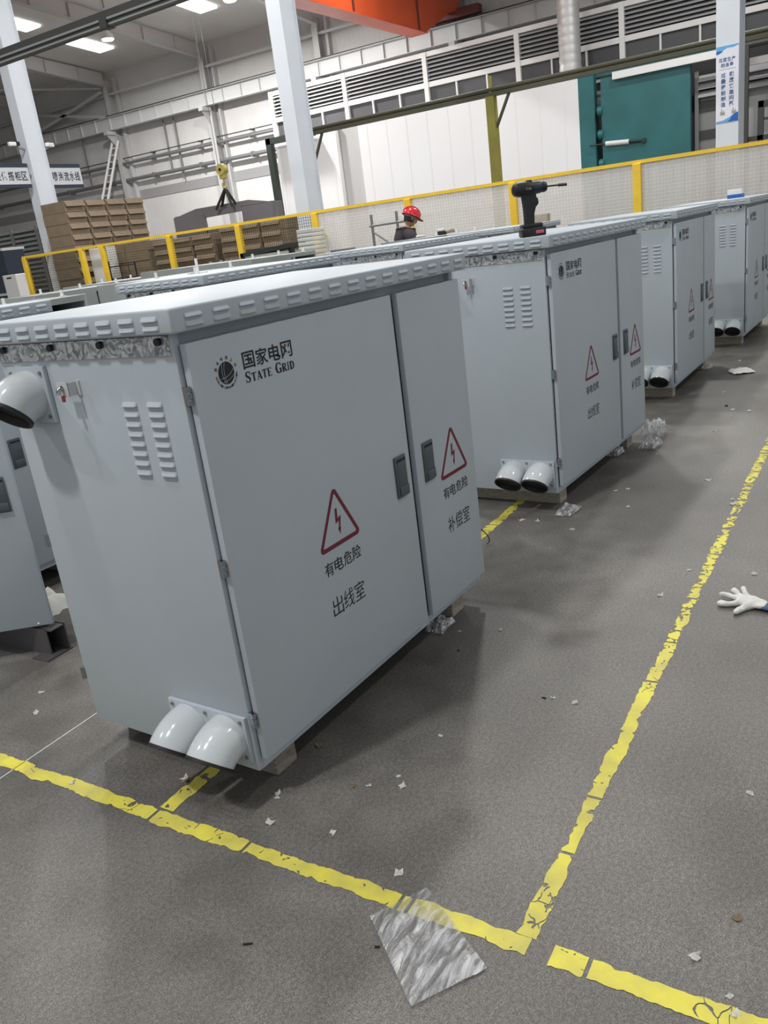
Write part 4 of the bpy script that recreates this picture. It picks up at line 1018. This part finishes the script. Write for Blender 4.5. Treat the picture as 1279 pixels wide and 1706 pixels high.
mb = MB(); mb.tube([(-0.08, 0, 0.06), (0.08, 0, 0.06)], 0.135, 18); mb.box((-0.06, -0.085, -0.16), (0.06, 0.085, 0.06), 0.02); mb.build('sheave_block', HOOKY, t, SM)
mb = MB(); mb.tube([(-0.10, 0, 0.06), (0.10, 0, 0.06)], 0.035, 12); mb.build('axle', BLACK, t)
mb = MB(); mb.tube([(0, 0, -0.17), (0, 0.0, -0.24), (0, 0.05, -0.29), (0, 0.04, -0.36), (0, -0.03, -0.38), (0, -0.06, -0.33)], [.035, .035, .035, .032, .028, .016], 10); mb.build('hook', HOOKY, t, SM)
for x, y in ((0.10, 0.50), (0.10, -0.05), (0.30, 0.5), (0.30, -0.05)):
    mb = MB(); mb.tube([(0, 0, -0.37), (x, y, -0.83)], 0.034, 8); mb.build('sling', SLING, t)
for y in (-0.1, 0.1):
    mb = MB(); mb.tube([(0, y, 0.1), (0, y, 8.8)], 0.008, 6); mb.build('rope', MGREY, t)
# slatted rack, blue bins and white bin at the far left
t = thing('slatted_rack', 'grey rack of stacked slats at the far left behind the fence', 'rack', (16.0, 22.0, 0))
mb = MB()
for k in range(20): z = 0.3+k*0.135; mb.box((0.0, -1.2, z), (0.5, 1.9, z+0.075), 0.01)
mb.build('slat', LTRAIL, t)
for y in (-1.1, 0.1, 1.7):
    mb = MB(); mb.box((-0.04, y, 0), (0.0, y+0.1, 3.0)); mb.build('post', MGREY, t)
mb = MB(); mb.box((0.2, -1.15, 0.3), (0.45, 1.85, 2.95)); mb.build('backing', MGREY, t)
for z, lb in ((0.0, 'dark blue bin at the left photo edge, lower of two'), (1.2, 'dark blue bin at the left photo edge, upper of two')):
    t = thing('blue_bin', lb, 'bin', (14.0, 20.05, z), 0, 'blue bins at the left edge')
    mb = MB(); mb.box((0, 0, 0), (0.7, 1.0, 1.12), 0.02); mb.build('body', NAVY, t); mb = MB(); mb.box((-0.02, -0.02, 1.12), (0.72, 1.02, 1.19), 0.01); mb.build('rim', LGREY, t)
t = thing('white_bin', 'white plastic bin with dark handle slot beside the blue bins', 'bin', (13.6, 19.2, 0))
mb = MB(); mb.box((0, 0, 0), (0.5, 0.58, 1.66), 0.02); mb.build('body', WHITE, t); mb = MB(); mb.box((-0.005, 0.2, 1.56), (0, 0.4, 1.6)); mb.build('handle_slot', BLACK, t)
# green framed machine, white corrugated stack, drum, scaffold, tubes
t = thing('test_machine', 'cream panelled machine with dark green top in front of the fence', 'machine', (11.2, 8.05, 0))
mb = MB(); mb.box((0.0, 0.02, 0), (0.5, 1.05, 1.38), 0.01); mb.build('panel', CREAM, t); mb = MB(); mb.prism([(-0.02, 1.42), (1.12, 1.36), (1.12, 1.43), (-0.02, 1.50)], -0.03, 0.53, lambda u, v, d: (d, u, v)); mb.box((-0.03, 1.05, 0), (0.53, 1.12, 1.42)); mb.build('frame', GREENF, t)
mb = MB(); mb.tube([(-0.03, 0.35, 1.25), (-0.06, 0.35, 1.29), (-0.06, 0.28, 1.29), (-0.03, 0.28, 1.25)], 0.008, 6); mb.build('handle', BLACK, t)
mb = MB()
for k in range(6): mb.tube([(0.0, -0.02-0.025*k, 0.4), (-0.03, -0.03-0.025*k, 0.9), (0.05, 0.02-0.02*k, 1.42)], 0.014, 6)
mb.build('cable', BLACK, t)
t = thing('corrugated_stack', 'stack of white corrugated sheets beside the yellow fence post', 'stack', (11.25, 7.52, 0))
mb = MB(); [mb.box((0, 0, k*0.0745), (0.4, 0.34, k*0.0745+0.066), 0.012) for k in range(22)]; mb.build('sheet', CREAM, t, SM)
mb = MB(); mb.box((0, -0.0, 1.634), (0.4, 0.34, 1.70), 0.01); mb.build('top_cover', LGREY, t)
t = MB(); t.prism([(0.0, 0.0), (-0.22, 0.0), (0.0, 0.16)], -0.01, 0.01, lambda u, v, d: (d, u, v)); o = t.build('corner_bracket', HOOKY); o.location = (11.835, 7.80, 1.53); tag(o, 'small olive triangular bracket on a yellow fence post', 'bracket')
t = thing('steel_drum', 'galvanised drum right of the yellow fence post', 'drum', (11.2, 6.88, 0))
mb = MB(); mb.tube([(0, 0, 0), (0, 0, 0.4), (0, 0, 0.42), (0, 0, 0.44), (0, 0, 0.86), (0, 0, 0.88), (0, 0, 0.9), (0, 0, 1.27)], [.21, .21, .22, .21, .21, .22, .21, .21], 28); mb.build('shell', ZINC, t, SM)
mb = MB(); mb.tube([(0, 0, 1.25), (0, 0, 1.29)], .222, 28); mb.build('rim', MGREY, t, SM)
t = thing('scaffold_frame', 'thin grey scaffold frame behind the worker in the red helmet', 'scaffold', (11.45, 6.38, 0))
for y in (0.0, -0.5):
    mb = MB(); mb.tube([(0, y, 0), (0, y, 1.78)], 0.024, 10); mb.build('standard', MGREY, t)
mb = MB(); mb.tube([(0, 0.05, 1.60), (0, -0.72, 1.61)], 0.024, 10); mb.build('ledger', LTRAIL, t); mb = MB(); mb.tube([(0, 0.05, 0.5), (0, -0.55, 0.5)], 0.024, 10); mb.build('ledger', LTRAIL, t)
mb = MB(); mb.tube([(0, 0, 1.5), (0, -0.5, 1.15)], 0.016, 8); mb.build('brace', MGREY, t)
t = MB()
for k in range(7): t.tube([(0.0, -0.09*k, 0), (0.0, -0.09*k, 1.36-0.03*(k % 3))], 0.036, 10)
o = t.build('tube_bundle', LTRAIL); o.location = (11.3, 10.05, 0); tag(o, 'bundle of upright grey tubes in front of the fence', 'tubes')
t = thing('trolley_frame', 'thin black trolley frame standing in front of the cartons', 'trolley', (11.1, 11.9, 0))
for y in (0, 0.75):
    mb = MB(); mb.tube([(0, y, 0.1), (0, y, 1.62 if y else 1.55)], 0.016, 8); mb.build('upright', BLACK, t)
mb = MB(); mb.tube([(0, 0, 1.50), (0, 0.75, 1.50)], 0.012, 8); mb.tube([(0, 0, 1.26), (0, 0.75, 1.26)], 0.012, 8); mb.tube([(-0.4, 0, 0.12), (0, 0, 0.12), (0, 0.75, 0.12), (-0.4, 0.75, 0.12)], 0.02, 8); mb.build('crossbar', BLACK, t)
for y in (0, 0.75):
    mb = MB(); mb.tube([(0, y-0.02, 0.05), (0, y+0.02, 0.05)], 0.05, 14); mb.build('wheel', BLACK, t)

# ------------------------------------------------------------------ signs, cameras and banner on the columns
def hang_sign(x0, x1, z0, z1, txt, label, arm):
    t = thing('sign_board', label, 'sign', ((x0+x1)/2, 16.30, z0), 0, 'sign boards at the left column')
    h = (x1-x0)/2; H = z1-z0
    mb = MB(); mb.box((-h, -0.015, 0.0), (h, 0.015, H)); mb.build('board', SIGNW, t)
    for a, b in ((H-0.085, H), (0, 0.075)):
        mb = MB(); mb.box((-h, -0.022, a), (h, 0.02, b)); mb.build('border', NAVY, t)
    mb = MB(); text_row(mb, txt, -h+0.06, h-0.06, 0.155, H-0.175, lambda u, v: (u, -0.0165, v), 0.02); mb.build('lettering', NAVY, t)
    mb = MB(); mb.bar((arm*h, 0.0, H*0.5), (arm*(h+0.12), 0.0, H*0.5), 0.04); mb.build('arm', MGREY, t)
hang_sign(13.14, 14.08, 3.49, 4.04, '喷涂流水线', 'pale sign with dark lettering on the right side of the left column', -1)
hang_sign(11.18, 12.54, 3.52, 4.05, '配电柜体搭柜区', 'pale sign with dark lettering on the left side of the left column, at photo edge', 1)
for x, lb in ((12.28, 'white surveillance camera on the left face of the left column'), (13.30, 'white surveillance camera seen beyond the right side of the left column')):
    t = thing('surveillance_camera', lb, 'camera', (x, 16.28, 4.42), math.radians(-8 if x < 13 else 20))
    mb = MB(); mb.box((-0.10, -0.045, 0), (0.08, 0.045, 0.09), 0.015); mb.build('housing', WHITE, t, SM)
    mb = MB(); mb.box((0.08, -0.045, 0.005), (0.17, 0.045, 0.095), 0.012); mb.build('hood', BLACK if x < 13 else WHITE, t)
    mb = MB(); mb.bar((0, 0.0, 0.0), (0.30 if x < 13 else -0.2, 0.05, -0.07), 0.035); mb.build('bracket', MGREY, t)
t = thing('column_banner', 'white banner with blue waves and blue lettering on the right column', 'banner', (12.598, 0.855, 2.36))
mb = MB(); mb.box((-0.004, -0.150, 0), (0, 0.150, 1.0)); mb.build('sheet', BANW, t)
g = lambda dx: (lambda u, v: (-0.005-dx, -u, v))
def wave(n, pts, dx, m):
    mb = MB(); poly(mb, pts, g(dx)); mb.build(n, m, t)
wave('top_wave', [(-.15, .90), (-.10, .915), (-.05, .95), (.0, .97), (.08, .965), (.15, .985), (.15, 1.0), (-.15, 1.0)], 0.0005, SKYB)
wave('top_wave', [(-.15, .90), (-.10, .912), (-.06, .935), (-.10, .945), (-.15, .94)], 0.001, BLUE)
wave('bottom_wave', [(-.15, .0), (.15, .0), (.15, .115), (.10, .10), (.04, .065), (-.05, .03), (-.15, .02)], 0.0005, SKYB)
wave('bottom_wave', [(.0, .0), (.15, .0), (.15, .118), (.10, .10), (.06, .07), (.04, .03)], 0.001, BLUE)
mb = MB(); text_row(mb, '过度生产', -.115, .105, .795, .850, g(0.001), 0.03); text_row(mb, '的浪费', -.085, .080, .725, .780, g(0.001), 0.03); mb.box((-0.0065, -0.11, 0.698), (-0.006, 0.11, 0.701)); mb.build('title_lettering', BANT, t)
mb = MB()
for u0, tx in ((-.085, '过量提前制造'), (.025, '积压掩盖问题')):
    for k, ch in enumerate(tx): z = .655-k*.077; fit_text(mb, ch, u0, u0+.062, z-.062, z, g(0.001), 0.03)
mb.build('slogan_lettering', BANT, t)
mb = MB()
for u0 in (-.095, .06):
    for k, (a, b) in enumerate(((0, .05), (.016, .085), (.028, .04), (.042, .06), (.056, .035))): poly(mb, [(u0+a, .10), (u0+a+.010, .10), (u0+a+.010, .10+b), (u0+a, .10+b)], g(0.001))
mb.build('skyline_motif', LTRAIL, t)

# ------------------------------------------------------------------ yellow floor lines
def floor_line(pts, width, label, seed, wear):
    rnd = random.Random(seed); mb = MB(); lay = None
    (x0, y0), (x1, y1) = pts; L = math.hypot(x1-x0, y1-y0); n = int(L/0.009); dx, dy = (x1-x0)/L, (y1-y0)/L; nx, ny = -dy, dx
    cols = 5; g = []; e0 = e1 = 0.0; wr = []
    for i in range(n+1):
        s = L*i/n
        e0 = e0*0.84+rnd.uniform(-.0030, .0026); e1 = e1*0.84+rnd.uniform(-.0030, .0026)
        if rnd.random() < 0.05: e0 -= rnd.uniform(0, .011)
        if rnd.random() < 0.05: e1 -= rnd.uniform(0, .011)
        row = []
        for j in range(cols):
            q = j/(cols-1); o = -(width/2+e0)+q*(width+e0+e1)
            row.append(mb.bm.verts.new((x0+dx*s+nx*o, y0+dy*s+ny*o, 0.0012))); wr.append(wear(s)+(0.04 if j in (0, cols-1) else 0))
        g.append(row)
    for i in range(n):
        if rnd.random() < 0.018: continue
        for j in range(cols-1): mb.bm.faces.new((g[i][j], g[i+1][j], g[i+1][j+1], g[i][j+1]))
    mb.bm.verts.index_update()
    me = bpy.data.meshes.new('floor_line'); mb.bm.to_mesh(me); mb.bm.free()
    at = me.attributes.new('wear', 'FLOAT', 'POINT'); at.data.foreach_set('value', wr)
    o = link('floor_line', me, LINEM); return tag(o, label, 'floor marking', None)
lw = 0.052
floor_line([(-0.173, 2.6), (-0.176, -0.845)], lw, 'yellow floor line crossing in front of the nearest cabinet', 11, lambda s: 0.01+0.06*math.sin(s*3)**2)
floor_line([(-0.176, -0.895), (-0.172, -3.0)], lw+.004, 'yellow floor line running out of the bottom right corner', 12, lambda s: 0.01)
floor_line([(-0.152, -0.832), (9.0, -0.822)], 0.047, 'long yellow floor line along the right side of the aisle', 13, lambda s: 0.05+min(0.125, max(0, (s-0.75))*0.13)+0.025*math.sin(s*5))
floor_line([(-0.145, 0.240), (9.0, 0.236)], 0.055, 'yellow floor line running under the front row of cabinets', 14, lambda s: 0.12 if s < 0.3 else 0.09)
t = MB(); t.box((-1.2, 0.8655, 0.0002), (2.0, 0.8685, 0.0012)); tag(t.build('floor_joint', SCRAPW), 'thin pale line scored in the floor left of the nearest cabinet', 'floor joint')

# ------------------------------------------------------------------ film, glove and scraps on the floor
def bag_fn(c):
    def f(u, v, z):
        a, b = u+0.5, v+0.5
        p = (Vector(c[0])*(1-a)+Vector(c[1])*a)*(1-b)+(Vector(c[3])*(1-a)+Vector(c[2])*a)*b
        return p.x, p.y, z
    return f
def film_piece(label, c, amp, seed, n=26):
    cx = sum(p[0] for p in c)/4; cy = sum(p[1] for p in c)/4
    c2 = [(p[0]-cx, p[1]-cy) for p in c]
    o = crumple('plastic_bag', n, n, 1, 1, amp, FILM, seed, bag_fn(c2), 0.003); o.location = (cx, cy, 0)
    return tag(o, label, 'plastic bag')
film_piece('clear flat plastic bag lying across the yellow line in the foreground', [(-0.244, -0.495), (-0.118, -0.575), (-0.262, -0.790), (-0.405, -0.690)], 0.013, 21, 40)
film_piece('clear plastic sheet lying in front of the cabinet with the drill', [(2.32, -0.015), (2.50, -0.01), (2.47, -0.115), (2.33, -0.10)], 0.02, 22)
film_piece('clear crumpled plastic bag lifted at the far corner of the drill cabinet', [(3.79, -0.07), (3.98, -0.06), (3.98, -0.20), (3.80, -0.21)], 0.085, 23)
film_piece('clear folded plastic bag lying beside the lifted bag at the drill cabinet', [(3.52, -0.125), (3.70, -0.135), (3.68, -0.24), (3.53, -0.22)], 0.05, 24)
film_piece('small clear plastic scrap tucked under the front edge of the drill cabinet', [(3.36, 0.02), (3.48, 0.01), (3.47, -0.06), (3.37, -0.05)], 0.04, 25)
film_piece('clear plastic scrap under the door gap of the nearest cabinet', [(1.01, 0.03), (1.13, 0.02), (1.12, -0.05), (1.01, -0.05)], 0.03, 26)
film_piece('small clear plastic scrap below the far end of the third cabinet', [(6.02, -0.02), (6.12, -0.03), (6.12, -0.10), (6.02, -0.09)], 0.04, 27)
o = crumple('paper_sheet', 10, 10, 0.16, 0.17, 0.03, SCRAPW, 31); o.location = (5.90, -0.36, 0); o.rotation_euler = (0, 0, 0.5); tag(o, 'crumpled white paper sheet lying in the aisle beside the third cabinet', 'paper')
# glove: fingers towards the yellow line, blue cuff at the frame edge
t = thing('work_glove', 'white knitted work glove with blue cuff lying right of the yellow line', 'glove', (1.555, -1.03, 0.0))
def remesh(mb, vox):
    me = bpy.data.meshes.new('r'); bmesh.ops.recalc_face_normals(mb.bm, faces=mb.bm.faces); mb.bm.to_mesh(me); mb.bm.free()
    o = bpy.data.objects.new('r', me); C.objects.link(o)
    md = o.modifiers.new('v', 'REMESH'); md.mode = 'VOXEL'; md.voxel_size = vox; md.use_smooth_shade = True
    ms_ = o.modifiers.new('s', 'SMOOTH'); ms_.factor = 0.5; ms_.iterations = 4
    return eval_mesh(o)
mb = MB()
mb.tube([(-.014, -.060, .0), (-.010, -.045, .0), (.000, -.015, .0), (.010, .015, .0), (.013, .034, .0), (.014, .044, .0)], [.022, .030, .037, .040, .034, .018], 20)
for v in mb.bm.verts: v.co.z = v.co.z*0.42+0.017
for pts, rad in (([(-.004, .020, .015), (-.018, .050, .013), (-.026, .072, .012), (-.027, .094, .012), (-.026, .107, .011)], [.014, .0105, .0105, .012, .006]),
                 ([(.014, .030, .017), (.024, .056, .018), (.031, .078, .020), (.037, .098, .019), (.041, .110, .017)], [.014, .0105, .0105, .011, .005]),
                 ([(.024, .024, .018), (.044, .042, .020), (.060, .056, .023), (.074, .065, .022), (.080, .069, .020)], [.014, .0105, .012, .0125, .006]),
                 ([(.030, .010, .018), (.056, .021, .021), (.076, .030, .026), (.092, .035, .028), (.098, .037, .027)], [.012, .0095, .010, .010, .005]),
                 ([(-.018, -.008, .015), (-.044, .012, .013), (-.064, .026, .011), (-.080, .034, .010), (-.089, .038, .009)], [.017, .0125, .0115, .011, .005])):
    mb.tube(pts, rad, 12)
gm = remesh(mb, 0.0026)
for v in gm.vertices:
    v.co.z = max(0.001, v.co.z+(0.0020*math.sin(v.co.x*150+1)*math.sin(v.co.y*120) if v.co.z > 0.018 else 0))
link('hand', gm, GLOVE, t, 3.1)
mb = MB(); mb.tube([(-.028, -0.115, 0.013), (-.020, -0.080, 0.015), (-.011, -0.052, 0.016)], [0.031, 0.028, 0.029], 16)
for v in mb.bm.verts: v.co.z = 0.003+(v.co.z-0.013+0.03)*0.35
mb.build('cuff', GLOVEC, t, 3.1)
o = MB(); o.tube([(1.90, 0.19+0.04*math.cos(2.2+k*0.28), 0.042+0.038*math.sin(-1.4+k*0.28)) for k in range(11)], 0.0025, 6); tag(o.build('cable_tie', BLACK), 'curled black cable tie standing at the far end of the nearest cabinet', 'cable tie')

SCR = {
 ('small white scrap on the floor just outside the front of the nearest cabinet', 'scraps before the nearest cabinet'): [(-0.042, -0.257), (-0.100, -0.487), (0.014, -0.031), (0.031, -0.019), (-0.073, -0.077), (0.156, -0.246), (0.221, -0.304), (0.189, -0.338), (0.438, -0.328), (1.118, -0.233), (-0.018, 0.293), (1.066, -0.092)],
 ('small white scrap on the floor beyond the yellow crossing line, left of the nearest cabinet', 'scraps left of the nearest cabinet'): [(0.169, 1.203), (0.067, 1.097), (0.338, 1.158)],
 ('small white scrap on the floor right of the long yellow line', 'scraps right of the long line'): [(0.489, -1.180), (-0.064, -1.156), (-0.129, -1.230), (-0.163, -1.247), (1.847, -1.004)],
 ('small white scrap on the floor midway along the grey aisle', 'scraps midway along the aisle'): [(0.745, -0.573), (0.740, -0.644), (1.562, -0.714), (2.172, -0.159), (2.249, 0.045), (2.242, 0.125), (2.802, -0.257), (2.763, -0.200), (3.011, -0.625), (2.525, -0.331), (1.824, -0.766), (2.65, -0.80), (2.72, -0.79)],
 ('small white scrap on the floor at the far end of the aisle', 'scraps far along the aisle'): [(4.590, -0.497), (4.554, -0.605), (4.023, -0.479), (5.168, -0.347), (6.433, -0.268), (3.468, -0.251)],
}
def scrap(x, y, sz, m, seed, name='paper_scrap'):
    rnd = random.Random(seed); mb = MB(); n = 6; g = []
    for i in range(3):
        g.append([mb.bm.verts.new(((i-1)*sz*rnd.uniform(.5, 1.1), (j-1)*sz*0.8*rnd.uniform(.5, 1.1), 0.001+rnd.uniform(0, sz*0.7)*(0.3 if (i+j) % 2 else 1))) for j in range(3)])
    for i in range(2):
        for j in range(2): mb.bm.faces.new((g[i][j], g[i+1][j], g[i+1][j+1], g[i][j+1]))
    bmesh.ops.solidify(mb.bm, geom=list(mb.bm.faces), thickness=0.0008)
    zm = min(v.co.z for v in mb.bm.verts)
    for v in mb.bm.verts: v.co.z -= zm-0.0003
    o = mb.build(name, m); o.location = (x, y, 0); o.rotation_euler = (0, 0, rnd.uniform(0, 6)); return o
n = 0
for (lb, gp), pts in SCR.items():
    for x, y in pts: n += 1; tag(scrap(x, y, 0.0085+0.003*(n % 3)+(0.004 if x > 2 else 0), SCRAPW, n), lb, 'scrap', gp)
tag(scrap(-0.164, 0.616, 0.012, SCRAPW, 90), 'white scrap lying on the yellow crossing line at the left', 'scrap')
tag(scrap(0.262, -0.001, 0.014, SCRAPT, 91), 'tan curled scrap at the foot of the nearest cabinet door', 'scrap')
tag(scrap(0.068, -1.215, 0.011, SCRAPT, 92), 'tan folded scrap on the bare floor near the bottom right', 'scrap')
tag(scrap(0.137, -0.204, 0.010, SCRAPT, 93), 'small tan scrap between white scraps in the foreground', 'scrap')
tag(scrap(-0.025, 0.285, 0.013, SCRAPT, 94), 'yellowish crumpled scrap beside the yellow line under the grey pipes', 'scrap')
tag(scrap(0.735, -0.545, 0.008, SCRAPD, 95), 'black curled scrap in the middle of the aisle', 'scrap')
tag(scrap(0.930, -0.152, 0.006, SCRAPD, 96), 'tiny black scrap in front of the far door of the nearest cabinet', 'scrap')
tag(scrap(4.70, -0.44, 0.016, SCRAPD, 97), 'small black scrap in front of the third cabinet', 'scrap')
t = MB(); t.bar((-0.423, -0.272, 0.003), (-0.412, -0.290, 0.003), 0.003); tag(t.build('black_splinter', SCRAPD), 'short black splinter on the bare floor in the foreground', 'scrap')
tag(scrap(-0.306, -0.550, 0.007, SCRAPD, 98), 'dark crumb beside the left edge of the foreground plastic bag', 'scrap')
